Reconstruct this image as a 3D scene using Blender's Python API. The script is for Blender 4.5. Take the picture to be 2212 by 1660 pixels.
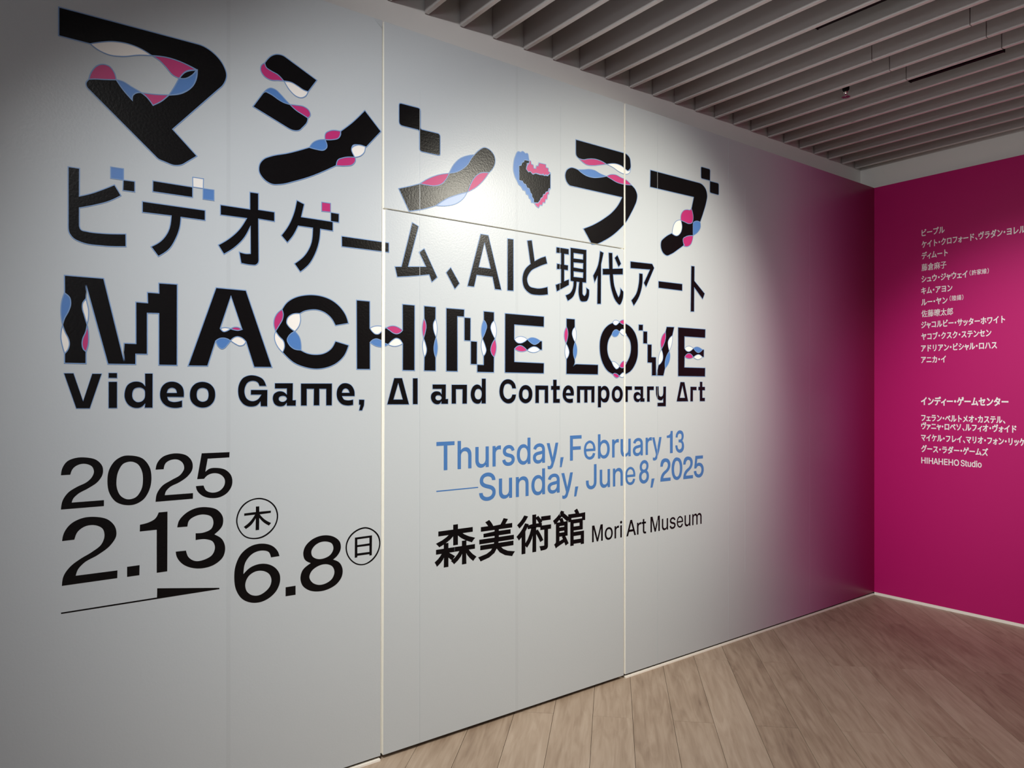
import bpy, bmesh, math, random
from mathutils import Vector, Matrix
from mathutils.geometry import tessellate_polygon
sc = bpy.context.scene
for o in list(bpy.data.objects): bpy.data.objects.remove(o)
C = sc.collection
# ------------------------------------------------------------------ view, camera, light
sc.view_settings.view_transform = 'Standard'; sc.view_settings.look = 'None'
sc.view_settings.gamma = 1.0; sc.view_settings.use_curve_mapping = False
sc.view_settings.exposure = 0.0
TH = 0.922746
cd = bpy.data.cameras.new('camera'); cam = bpy.data.objects.new('camera', cd); C.objects.link(cam)
cam.location = (0, 0, 1.5); cam.rotation_euler = (math.pi/2, 0, TH - math.pi/2)
cd.sensor_width = 36.0; cd.sensor_fit = 'HORIZONTAL'; cd.lens = 1575.5/2212*36; cd.shift_y = 18.2/2212
cd.clip_start = 0.02; sc.camera = cam
w = bpy.data.worlds.new('world'); sc.world = w; w.use_nodes = True
w.node_tree.nodes['Background'].inputs[0].default_value = (.5, .55, .6, 1); w.node_tree.nodes['Background'].inputs[1].default_value = .05

def spot(name, loc, aim, power, size, blend, col, rad=.06):
    d = bpy.data.lights.new(name, 'SPOT'); d.energy = power; d.spot_size = math.radians(size); d.spot_blend = blend
    d.color = col; d.shadow_soft_size = rad
    o = bpy.data.objects.new(name, d); C.objects.link(o); o.location = loc
    o.rotation_euler = (Vector(aim) - Vector(loc)).to_track_quat('-Z', 'Y').to_euler(); return o
MAIN = (1.0, .955, .82); SIDE = (.985, .985, .975); COOL = (.88, .95, 1.0)
spot('spot_light', (3.3, .19, 3.15), (2.70, 2.69, 1.60), 385, 65, 1.0, MAIN)
spot('spot_light', (.06, .80, 3.15), (2.05, 2.69, .72), 285, 88, 1.0, SIDE)
spot('spot_light', (-.4, .2, 3.05), (3.3, 2.69, 2.92), 160, 64, 1.0, SIDE)  # added wide fill spot, unseen; brightens the white band and the slats
spot('spot_light', (3.0, 1.0, 3.15), (5.41, 1.72, 1.38), 238, 50, 1.0, SIDE)
spot('spot_light', (-.48, 1.5, 3.15), (2.87, .51, 0), 245, 102, 1.0, MAIN)
pd = bpy.data.lights.new('fill_light', 'POINT'); pd.energy = 42; pd.color = COOL; pd.shadow_soft_size = .25  # added point fill, no visible fixture; lifts ceiling and slats
po = bpy.data.objects.new('fill_light', pd); C.objects.link(po); po.location = (-.6, -1.6, 2.3)

# ------------------------------------------------------------------ geometry constants (metres)
D, XC = 2.6914, 5.4093           # planes of the two printed walls
WT = 3.0177                      # top of the printed walls
YW, XW = D + .13, XC + .05       # white walls behind them
ZS = 3.184                       # underside of the ceiling slats
X0, Y0, ZC = -2.6, -3.4, 3.75    # far sides of the room, slab above the slats

# ------------------------------------------------------------------ materials
def mat(name, col=(.5, .5, .5), rough=.6, spec=.5, metal=0):
    m = bpy.data.materials.new(name); m.use_nodes = True; b = m.node_tree.nodes['Principled BSDF']
    b.inputs['Base Color'].default_value = (*col, 1); b.inputs['Roughness'].default_value = rough
    b.inputs['Specular IOR Level'].default_value = spec; b.inputs['Metallic'].default_value = metal
    return m
def nd(m, t, **k):
    n = m.node_tree.nodes.new(t)
    for a, v in k.items(): setattr(n, a, v)
    return n
def lk(m, a, b): m.node_tree.links.new(a, b)
def bsdf(m): return m.node_tree.nodes['Principled BSDF']
def peel(m, strength, dist=.0006, scale=170):
    g = nd(m, 'ShaderNodeNewGeometry'); n = nd(m, 'ShaderNodeTexNoise'); n.inputs['Scale'].default_value = scale; n.inputs['Detail'].default_value = 2
    b = nd(m, 'ShaderNodeBump'); b.inputs['Strength'].default_value = strength; b.inputs['Distance'].default_value = dist
    lk(m, g.outputs['Position'], n.inputs['Vector']); lk(m, n.outputs['Fac'], b.inputs['Height']); lk(m, b.outputs['Normal'], bsdf(m).inputs['Normal'])
def ramp(m, stops, interp='LINEAR'):
    r = nd(m, 'ShaderNodeValToRGB'); r.color_ramp.interpolation = interp
    e = r.color_ramp.elements
    while len(e) < len(stops): e.new(.5)
    for el, (p, c) in zip(e, stops): el.position = p; el.color = (*c, 1)
    return r
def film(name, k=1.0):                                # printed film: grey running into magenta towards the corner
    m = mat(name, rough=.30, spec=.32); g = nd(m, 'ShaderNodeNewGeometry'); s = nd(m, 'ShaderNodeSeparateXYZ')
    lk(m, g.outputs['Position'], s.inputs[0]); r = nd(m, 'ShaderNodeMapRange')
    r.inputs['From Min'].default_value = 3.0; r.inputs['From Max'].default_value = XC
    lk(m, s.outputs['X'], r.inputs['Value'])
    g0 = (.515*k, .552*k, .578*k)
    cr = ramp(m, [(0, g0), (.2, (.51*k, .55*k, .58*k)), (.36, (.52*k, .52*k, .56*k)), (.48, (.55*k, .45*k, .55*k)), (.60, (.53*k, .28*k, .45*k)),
                  (.74, (.40*k, .09*k, .26*k)), (.88, (.26*k, .012*k, .105*k)), (1, (.24*k, .004*k, .055*k))])  # magenta end darkened: dim light near the corner put into the colour
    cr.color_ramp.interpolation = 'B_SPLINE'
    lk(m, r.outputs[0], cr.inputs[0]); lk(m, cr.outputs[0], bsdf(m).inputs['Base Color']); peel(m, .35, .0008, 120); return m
M_FILM = film('printed_film'); M_SEAM = film('film_overlap', .955)
M_MAG = mat('magenta_film', (.49, .007, .145), .42, .35); peel(M_MAG, .08)
M_CREAM = mat('cream_edge', (.93, .89, .82), .5)
M_EDGE = mat('cream_board_edge', (.95, .94, .88), .45)
M_WHITE = mat('white_paint', (.76, .74, .72), .8, .3); peel(M_WHITE, .1, .0008, 60)
M_DARK = mat('black_recess', (.01, .01, .01), .9, .1)
M_PLEN = mat('plenum_black', (.03, .028, .027), .9, .1)
M_SLAT = mat('slat_grey', (.58, .55, .54), .55, .3)
M_SLATE = mat('slat_edge_white', (.88, .86, .84), .5, .3)
M_TRACK = mat('black_metal', (.006, .006, .006), .7, .15)
M_CHROME = mat('chrome', (.75, .72, .7), .25, .5, 1)
M_BLK = mat('print_black', (.0035, .003, .0035), .27, .24); peel(M_BLK, .45, .0008, 120)
M_BLUE = mat('print_blue', (.07, .19, .48), .42); peel(M_BLUE, .10)
M_GLARE = mat('print_blue_glare', (.42, .52, .74), .42); peel(M_GLARE, .10)  # blue strand lightened: lamp glare put into its colour
M_PINK = mat('print_pink', (.47, .022, .155), .42); peel(M_PINK, .10)
M_WHT = mat('print_white', (.84, .81, .77), .42); peel(M_WHT, .10)
M_LINE = mat('print_outline_blue', (.17, .29, .52), .42)
M_TXB = mat('print_text_blue', (.055, .17, .43), .42)
M_TXW = mat('print_text_white', (.93, .91, .90), .5)
def wood():
    m = mat('oak_planks', rough=.5, spec=.35); g = nd(m, 'ShaderNodeNewGeometry'); oi = nd(m, 'ShaderNodeObjectInfo')
    mp = nd(m, 'ShaderNodeMapping', vector_type='POINT'); mp.inputs['Rotation'].default_value = (0, 0, -math.pi/4)
    lk(m, g.outputs['Position'], mp.inputs['Vector'])
    off = nd(m, 'ShaderNodeVectorMath', operation='SCALE'); off.inputs[0].default_value = (37, 19, 11); lk(m, oi.outputs['Random'], off.inputs['Scale'])
    add = nd(m, 'ShaderNodeVectorMath', operation='ADD'); lk(m, mp.outputs[0], add.inputs[0]); lk(m, off.outputs[0], add.inputs[1])
    def noise(scl, sc_, det, dis=0):
        q = nd(m, 'ShaderNodeVectorMath', operation='MULTIPLY'); q.inputs[1].default_value = scl; lk(m, add.outputs[0], q.inputs[0])
        n = nd(m, 'ShaderNodeTexNoise'); n.inputs['Scale'].default_value = sc_; n.inputs['Detail'].default_value = det; n.inputs['Distortion'].default_value = dis
        lk(m, q.outputs[0], n.inputs['Vector']); return n
    fine = noise((3, 60, 1), 2.2, 5, .3); broad = noise((.9, 6, 1), 1.6, 3, .6); mid = noise((2, 16, 1), 1.5, 3, 1.2)
    # cathedral rings: bands of a stretched noise
    mul = nd(m, 'ShaderNodeMath', operation='MULTIPLY'); mul.inputs[1].default_value = 22; lk(m, broad.outputs['Fac'], mul.inputs[0])
    sn = nd(m, 'ShaderNodeMath', operation='SINE'); lk(m, mul.outputs[0], sn.inputs[0])
    base = ramp(m, [(.05, (.215, .150, .108)), (.30, (.31, .228, .165)), (.52, (.375, .285, .212)), (.85, (.45, .355, .275))])
    s1 = nd(m, 'ShaderNodeMath', operation='MULTIPLY_ADD'); s1.inputs[1].default_value = .07; lk(m, sn.outputs[0], s1.inputs[0]); lk(m, mid.outputs['Fac'], s1.inputs[2])
    s2 = nd(m, 'ShaderNodeMath', operation='MULTIPLY_ADD'); s2.inputs[1].default_value = .33; lk(m, fine.outputs['Fac'], s2.inputs[0]); lk(m, s1.outputs[0], s2.inputs[2])
    s3 = nd(m, 'ShaderNodeMath', operation='MULTIPLY_ADD'); s3.inputs[1].default_value = .34; lk(m, oi.outputs['Random'], s3.inputs[0]); lk(m, s2.outputs[0], s3.inputs[2])
    s4 = nd(m, 'ShaderNodeMath', operation='SUBTRACT'); s4.inputs[1].default_value = .32; lk(m, s3.outputs[0], s4.inputs[0])
    lk(m, s4.outputs[0], base.inputs[0]); lk(m, base.outputs[0], bsdf(m).inputs['Base Color'])
    b = nd(m, 'ShaderNodeBump'); b.inputs['Strength'].default_value = .12; b.inputs['Distance'].default_value = .001
    lk(m, fine.outputs['Fac'], b.inputs['Height']); lk(m, b.outputs['Normal'], bsdf(m).inputs['Normal']); return m
M_WOOD = wood()

# ------------------------------------------------------------------ helpers
def tag(o, label=None, cat=None, group=None, kind=None):
    if label: o['label'] = label
    if cat: o['category'] = cat
    if group: o['group'] = group
    if kind: o['kind'] = kind
    return o
def mesh(name, verts, faces, mats, parent=None, fm=None):
    me = bpy.data.meshes.new(name); me.from_pydata(verts, [], faces)
    for m in (mats if isinstance(mats, (list, tuple)) else [mats]): me.materials.append(m)
    if fm:
        for p, i in zip(me.polygons, fm): p.material_index = i
    me.update(); o = bpy.data.objects.new(name, me); C.objects.link(o)
    if parent: o.parent = parent
    return o
def empty(name, loc=(0, 0, 0)):
    o = bpy.data.objects.new(name, None); C.objects.link(o); o.location = loc; o.empty_display_size = .1; return o
def boxv(x0, y0, z0, x1, y1, z1):
    v = [(x, y, z) for z in (z0, z1) for y in (y0, y1) for x in (x0, x1)]
    f = [(0, 2, 3, 1), (4, 5, 7, 6), (0, 1, 5, 4), (2, 6, 7, 3), (0, 4, 6, 2), (1, 3, 7, 5)]  # bottom top front(-y) back(+y) left(-x) right(+x)
    return v, f
def box(name, a, b, mats, parent=None, fm=None):
    v, f = boxv(*a, *b); return mesh(name, v, f, mats, parent, fm)
def boxes(name, lst, mats, parent=None):
    V, F = [], []
    for a, b in lst:
        v, f = boxv(*a, *b); n = len(V); V += v; F += [tuple(i+n for i in q) for q in f]
    return mesh(name, V, F, mats, parent)

# ------------------------------------------------------------------ floor: oak planks laid at 45 degrees
fl = box('floor', (X0, Y0, -.10), (XW, YW, -.013), M_DARK); tag(fl, kind='structure')
random.seed(5)
def clip(poly, f):                                     # keep the side where f(p) >= 0
    out = []
    for i, p in enumerate(poly):
        q = poly[(i+1) % len(poly)]; a, b = f(p), f(q)
        if a >= 0: out.append(p)
        if (a >= 0) != (b >= 0): t = a/(a-b); out.append((p[0]+(q[0]-p[0])*t, p[1]+(q[1]-p[1])*t))
    return out
R2 = math.sqrt(2); LEN = 1.62; g = .0009
for k in range(-22, 34):
    c1 = .130 - .258*k; c0 = c1 - .258                 # Y - X between c0 and c1
    s = (3.40 if k % 2 == 0 else 4.21) - LEN*6
    for j in range(12):
        sa, sb = s + LEN*j + g, s + LEN*(j+1) - g; t0, t1 = c0/R2 + g, c1/R2 - g   # along, across
        poly = [((a-t)/R2, (a+t)/R2) for a, t in ((sa, t0), (sb, t0), (sb, t1), (sa, t1))]
        for f in (lambda p: p[0]-X0, lambda p: XW-.004-p[0], lambda p: p[1]-Y0, lambda p: YW-.004-p[1]): poly = clip(poly, f) if poly else poly
        if len(poly) < 3: continue
        area = abs(sum(poly[i][0]*poly[(i+1) % len(poly)][1]-poly[(i+1) % len(poly)][0]*poly[i][1] for i in range(len(poly))))/2
        if area < .0004: continue
        if sum(poly[i][0]*poly[(i+1) % len(poly)][1]-poly[(i+1) % len(poly)][0]*poly[i][1] for i in range(len(poly))) < 0: poly.reverse()
        n = len(poly); z = random.uniform(-.0005, .0)
        V = [(x, y, z) for x, y in poly] + [(x, y, -.0128) for x, y in poly]
        F = [tuple(range(n))] + [(i, i+n, (i+1) % n+n, (i+1) % n) for i in range(n)]
        mesh('plank', V, F, M_WOOD, fl)

# ------------------------------------------------------------------ walls
wl = box('wall_left', (X0, YW, 0), (XW + .12, YW + .12, ZC), M_WHITE); tag(wl, kind='structure')
wr = box('wall_right', (XW, Y0, 0), (XW + .12, YW, ZC), M_WHITE); tag(wr, kind='structure')
wb = box('wall_back', (X0 - .12, Y0 - .12, 0), (X0, YW + .12, ZC), M_WHITE); tag(wb, kind='structure')
wf = box('wall_front', (X0, Y0 - .12, 0), (XW + .12, Y0, ZC), M_WHITE); tag(wf, kind='structure')
FACES = [1, 1, 0, 1, 1, 1]                             # front printed, edges cream
TP = .015
def qpanel(name, quad, m_front, parent, y=D, th=TP, edge=M_EDGE):    # quad in (x, z): bl, br, tr, tl
    V = [(x, y, z) for x, z in quad] + [(x, y+th, z) for x, z in quad]
    F = [(0, 1, 2, 3), (7, 6, 5, 4), (0, 4, 5, 1), (1, 5, 6, 2), (2, 6, 7, 3), (3, 7, 4, 0)]
    return mesh(name, V, F, [m_front, edge], parent, [0, 1, 1, 1, 1, 1])
GL = lambda z: 1.3655 + (1.3733-1.3655)*z/3            # right edge of the left panel
GD = lambda z: 1.3775 + (1.3880-1.3775)*z/2.25         # left edge of the door leaf
GU = 1.3828                                            # left edge of the panel above the door
R0, R1 = 2.7712, 2.7838                                # gap on the right of the door
S0, S1 = 2.2496, 2.2556                                # gap above the door
PB = .020                                              # bottom of the printed panels
JB = [(1.355, 1.405, .021, WT-.01), (2.762, 2.797, .021, WT-.01)]
for a_, b_, c_, d_ in JB: box('door_jamb', (a_, D+TP+.001, c_), (b_, D+TP+.025, d_), M_EDGE, wl)
qpanel('panel', [(X0+.01, PB), (GL(PB), PB), (GL(WT), WT), (X0+.01, WT)], M_FILM, wl)
qpanel('panel', [(GU, S1), (R0+.001, S1), (R0+.001, WT), (GU, WT)], M_FILM, wl)
qpanel('panel', [(R1, PB), (XC, PB), (XC, WT), (R1, WT)], M_FILM, wl)
dr = qpanel('door_1', [(GD(.019), .0185), (R0, .0185), (R0, S0), (GD(S0), S0)], M_FILM, None); tag(dr, kind='structure')
box('dark_filler', (X0+.01, D+TP+.027, 0), (XC+.03, YW-.004, 2.99), M_DARK, wl)  # black filler added to keep the gaps under and above the door dark
box('skirting_strip', (X0+.01, D-.004, 0), (GL(0)-.002, D+.012, .0085), M_CREAM, wl)
box('skirting_strip', (R1+.001, D-.004, 0), (XC-.004, D+.012, .0085), M_CREAM, wl)
mesh('film_flap', [(1.334, D-.0004, 3.0165), (1.3722, D-.0004, 3.0165), (1.3715, D-.0030, 2.985)], [(0, 2, 1)], M_SEAM, wl)
# film strips: overlaps and raised joints of the printed sheets
for x, wd in ((.766, .013), (2.066, .014)):
    for z0, z1 in (((PB, WT),) if x < 1 else ((.019, S0), (S1, WT))):
        box('film_overlap', (x-wd/2, D-.0003, z0), (x+wd/2, D, z1), M_SEAM, wl if x < 1 else (dr if z0 < 2 else wl))
for x, z0, z1 in ((1.549, S1, 2.78), (1.549, .02, 2.24), (2.335, S1, 2.9), (2.33, .9, 2.24), (3.032, PB, WT), (3.66, PB, WT), (3.825, .4, 2.75), (4.54, PB, WT), (-.45, PB, WT)):
    box('film_seam', (x-.0009, D-.0007, z0), (x+.0009, D, z1), M_SEAM, dr if (1.38 < x < 2.77 and z1 < 2.25) else wl)
# right wall
def rp(name, y0, y1, z0, z1, m, parent, th, edge=M_CREAM):
    return box(name, (XC, y0, z0), (XC+th, y1, z1), [m, edge], parent, [1, 1, 1, 1, 0, 1])
rp('panel', Y0+.01, D+.02, .020, WT, M_MAG, wr, .045)
bs = box('baseboard_right', (XC-.003, Y0+.01, 0), (XC+.045, D-.002, .0195), M_CREAM); tag(bs, kind='structure')

# ------------------------------------------------------------------ ceiling slab and slats
cl = box('ceiling', (X0 - .12, Y0 - .12, ZC), (XW + .12, YW + .12, ZC + .1), M_PLEN); tag(cl, kind='structure')
TS, HS = .020, .142
def slat(x, y0, y1):
    V, F = boxv(-TS/2, y0, 0, TS/2, y1, HS)
    o = mesh('slat', V, F, [M_SLAT, M_SLATE], cl, [1, 0, 0, 0, 0, 0]); o.location = (x, 0, ZS); return o
for n in range(-21, 22):
    x = 1.469 + .1858*n
    if x < X0 + .05: continue
    cuts = [Y0 + .006, YW - .006]
    if n in (12, 13, 14): cuts = [Y0 + .006, 1.3975, 1.8485, YW - .006]
    elif n % 3 == 0: cuts = [Y0 + .006, -.62, YW - .006]
    for a, b in zip(cuts[:-1], cuts[1:]): slat(x, a + .0022, b - .0022)

# ------------------------------------------------------------------ ceiling tracks and sprinkler
def track(name, x, y0, y1, zb, w_, label):
    t = empty(name, (x, (y0+y1)/2, zb)); tag(t, label, 'lighting track', 'black tracks between the ceiling slats')
    h = (y1-y0)/2
    boxes('housing', [((-w_/2, -h, 0), (w_/2, h, .004)), ((-w_/2, -h, 0), (-w_/2+.004, h, .034)), ((w_/2-.004, -h, 0), (w_/2, h, .034)), ((-w_/2, -h, .030), (w_/2, h, .034))], M_TRACK, t)
    for y_ in (-h-.004, h): box('end_cap', (-w_/2-.001, y_, -.002), (w_/2+.001, y_+.004, .036), M_TRACK, t)
    for y_ in (-h*.6, h*.6): box('hanger', (-.004, y_, .034), (.004, y_+.01, ZC-zb-.001), M_TRACK, t)
X = lambda n: 1.469 + .1858*n
track('ceiling_track', X(9)+.036, -1.4, 1.85, ZS+.012, .034, 'long black track between ceiling slats near the top edge of the view')
track('ceiling_track', X(14)+.030, 1.405, 1.845, ZS-.002, .030, 'short black track between ceiling slats right of the sprinkler')
def lathe(name, prof, m, parent, seg=24, loc=(0, 0, 0)):
    V, F = [], []
    for r, z in prof:
        for i in range(seg): a = 2*math.pi*i/seg; V.append((r*math.cos(a)+loc[0], r*math.sin(a)+loc[1], z+loc[2]))
    for j in range(len(prof)-1):
        for i in range(seg): F.append((j*seg+i, j*seg+(i+1) % seg, (j+1)*seg+(i+1) % seg, (j+1)*seg+i))
    F += [tuple(range(seg))[::-1], tuple(range((len(prof)-1)*seg, len(prof)*seg))]
    return mesh(name, V, F, m, parent)
sp = empty('fire_sprinkler', (3.945, 2.122, 3.150)); tag(sp, 'small chrome fire sprinkler with black collar hanging among the ceiling slats', 'sprinkler')
lathe('pipe', [(.011, .070), (.011, ZC-3.150-.001)], M_TRACK, sp)
lathe('collar', [(.008, .031), (.013, .033), (.018, .042), (.019, .070), (.019, .100), (.013, .108)], M_TRACK, sp)
def tube(name, pts, r, m, parent, seg=8):
    V, F = [], []
    for i, p in enumerate(pts):
        p = Vector(p); d = (Vector(pts[min(i+1, len(pts)-1)]) - Vector(pts[max(i-1, 0)])).normalized()
        a = d.orthogonal().normalized(); b = d.cross(a)
        for k in range(seg): t = 2*math.pi*k/seg; V.append(tuple(p + r*(math.cos(t)*a + math.sin(t)*b)))
    for j in range(len(pts)-1):
        for k in range(seg): F.append((j*seg+k, j*seg+(k+1) % seg, (j+1)*seg+(k+1) % seg, (j+1)*seg+k))
    return mesh(name, V, F, m, parent)
lathe('nozzle', [(.009, .034), (.012, .028), (.008, .022), (.007, .016)], M_CHROME, sp)
tube('frame_arm', [(.009, 0, .030), (.017, 0, .022), (.016, 0, .010), (.006, 0, .001)], .0022, M_CHROME, sp)
tube('frame_arm', [(-.009, 0, .030), (-.017, 0, .022), (-.016, 0, .010), (-.006, 0, .001)], .0022, M_CHROME, sp)
lathe('glass_bulb', [(.001, .004), (.0025, .008), (.0025, .014), (.001, .017)], M_PINK, sp, 10)
lathe('deflector', [(.020, .001), (.020, .0025), (.005, .004)], M_CHROME, sp)
dv, df = [], []
for i in range(12):
    a = 2*math.pi*i/12; c_, s_ = math.cos(a), math.sin(a)
    for rr, ww in ((.019, .002), (.0245, .003)):
        dv += [(rr*c_-ww*s_, rr*s_+ww*c_, .0018), (rr*c_+ww*s_, rr*s_-ww*c_, .0018)]
    b_ = i*4; df.append((b_, b_+1, b_+3, b_+2))
tag(mesh('deflector_teeth', dv, df, M_CHROME, sp), kind='stuff')

# ------------------------------------------------------------------ lettering
def catmull(path):
    """'x,yf ...' in 0.1 mm -> dense closed polyline in metres; f: s smooth, l / r tangent to the straight before / after"""
    P = []
    for t in path.split():
        fl = 'c'
        if t[-1] in 'slr': fl = t[-1]; t = t[:-1]
        x, y = t.split(','); P.append((Vector((int(x)*1e-4, int(y)*1e-4)), fl))
    n = len(P); out = []
    def tan(i, side):
        p, f = P[i]; a = P[i-1][0]; b = P[(i+1) % n][0]
        h0 = (p-a).length or 1e-6; h1 = (b-p).length or 1e-6; d0 = (p-a)/h0; d1 = (b-p)/h1
        if f == 's': v = (d0*h1 + d1*h0)/(h0+h1); return v
        if f == 'l': return d0
        if f == 'r': return d1
        return None
    for i in range(n):
        p, f = P[i]; j = (i+1) % n; q, f2 = P[j]; L = (q-p).length
        if L < 1e-7: continue
        t0, t1 = tan(i, 1), tan(j, 0)
        if (t0 is None and t1 is None) or f == 'r' or f2 == 'l': out.append(p); continue
        d = (q-p)/L
        if t0 is None: t0 = (2*d - t1) if (2*d-t1).length > .1 else d; t0 = (t0+d)/2
        if t1 is None: t1 = (2*d - t0); t1 = (t1+d)/2
        m = 6 if L > .03 else 4
        for k in range(m):
            t = k/m; out.append(p*(2*t**3-3*t*t+1) + t0*L*(t**3-2*t*t+t) + q*(-2*t**3+3*t*t) + t1*L*(t**3-t*t))
    return out
def area(p): return sum(p[i-1].x*p[i].y - p[i].x*p[i-1].y for i in range(len(p)))/2
def orient(p, ccw=True): return p if (area(p) > 0) == ccw else p[::-1]
def inside(pt, poly):
    r = False
    for i in range(len(poly)):
        a, b = poly[i-1], poly[i]
        if (a.y > pt.y) != (b.y > pt.y) and pt.x < (b.x-a.x)*(pt.y-a.y)/(b.y-a.y)+a.x: r = not r
    return r
def fill(loops):                                       # first loop outer, others holes -> (verts2d, tris)
    fl_ = [v for l in loops for v in l]
    tr = tessellate_polygon([[Vector((v.x, v.y, 0)) for v in l] for l in loops])
    T = []
    for t in tr:
        a, b, c = (fl_[i] for i in t)
        ar = (b.x-a.x)*(c.y-a.y)-(c.x-a.x)*(b.y-a.y)
        if abs(ar) < 1e-12: continue
        T.append(tuple(t) if ar > 0 else (t[0], t[2], t[1]))
    return fl_, T
def offs(loop, d):                                     # offset a closed loop to its right by d (outwards when counter-clockwise)
    n = len(loop); o = []
    for i in range(n):
        p = loop[i]; a = p-loop[i-1]; b = loop[(i+1) % n]-p
        a = a.normalized() if a.length > 1e-8 else b.normalized(); b = b.normalized() if b.length > 1e-8 else a
        na = Vector((a.y, -a.x)); nb = Vector((b.y, -b.x)); m = na+nb
        if m.length < .35: m = nb.copy(); k = 1
        else: m.normalize(); k = min(1/max(m.dot(nb), .3), 2.4)
        o.append(p + m*(d*k))
    return o
def ribbon(loop, w_):
    a, b = offs(loop, w_/2), offs(loop, -w_/2); n = len(loop)
    return b+a, [(i, i+n, (i+1) % n+n, (i+1) % n) for i in range(n)]
def onleft(off): return lambda u, v: (u, D-off, v)
def onright(off): return lambda u, v: (XC-off, -u, v)  # u = -Y runs to the right as seen from the room
SPLITS = []
def cut_gaps(o, off):
    """take away what would bridge the joints around the door"""
    me = o.data; bm = bmesh.new(); bm.from_mesh(me)
    xs = [v.co.x for v in bm.verts]; zs = [v.co.z for v in bm.verts]
    if not xs or max(xs) < 1.36 or min(xs) > 2.79: bm.free(); return
    low = sum(zs)/len(zs) < S0
    def bis(co, no): bmesh.ops.bisect_plane(bm, geom=bm.verts[:]+bm.edges[:]+bm.faces[:], plane_co=co, plane_no=no, dist=1e-7)
    f1 = GL; f2 = GD if low else (lambda z: GU)
    for f in (f1, f2):
        d = Vector((f(3)-f(0), 0, 3)); bis((f(0), 0, 0), (d.z, 0, -d.x))
    bis((R0, 0, 0), (1, 0, 0)); bis((R1, 0, 0), (1, 0, 0))
    if min(zs) < S1 and max(zs) > S0: bis((0, 0, S0), (0, 0, 1)); bis((0, 0, S1), (0, 0, 1))
    kill = []
    for f in bm.faces:
        c = f.calc_center_median()
        if f1(c.z) < c.x < f2(c.z) or R0 < c.x < R1 or (S0 < c.z < S1 and f1(c.z) < c.x < R1): kill.append(f)
    bmesh.ops.delete(bm, geom=kill, context='FACES')
    bm.to_mesh(me); bm.free()
def plate(name, polys, place, off, m, parent, cut=True, step=.00003):
    """polys: list of (verts2d, faces) laid on a wall"""
    V, F = [], []
    for j, (v2, t) in enumerate(polys):                # every layer lies a hair in front of the one before
        f = place(off + step*j); n = len(V); V += [f(v.x, v.y) for v in v2]; F += [tuple(i+n for i in q) for q in t]
    o = mesh(name, V, F, m, parent)
    if cut: cut_gaps(o, off)
    return o

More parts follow.
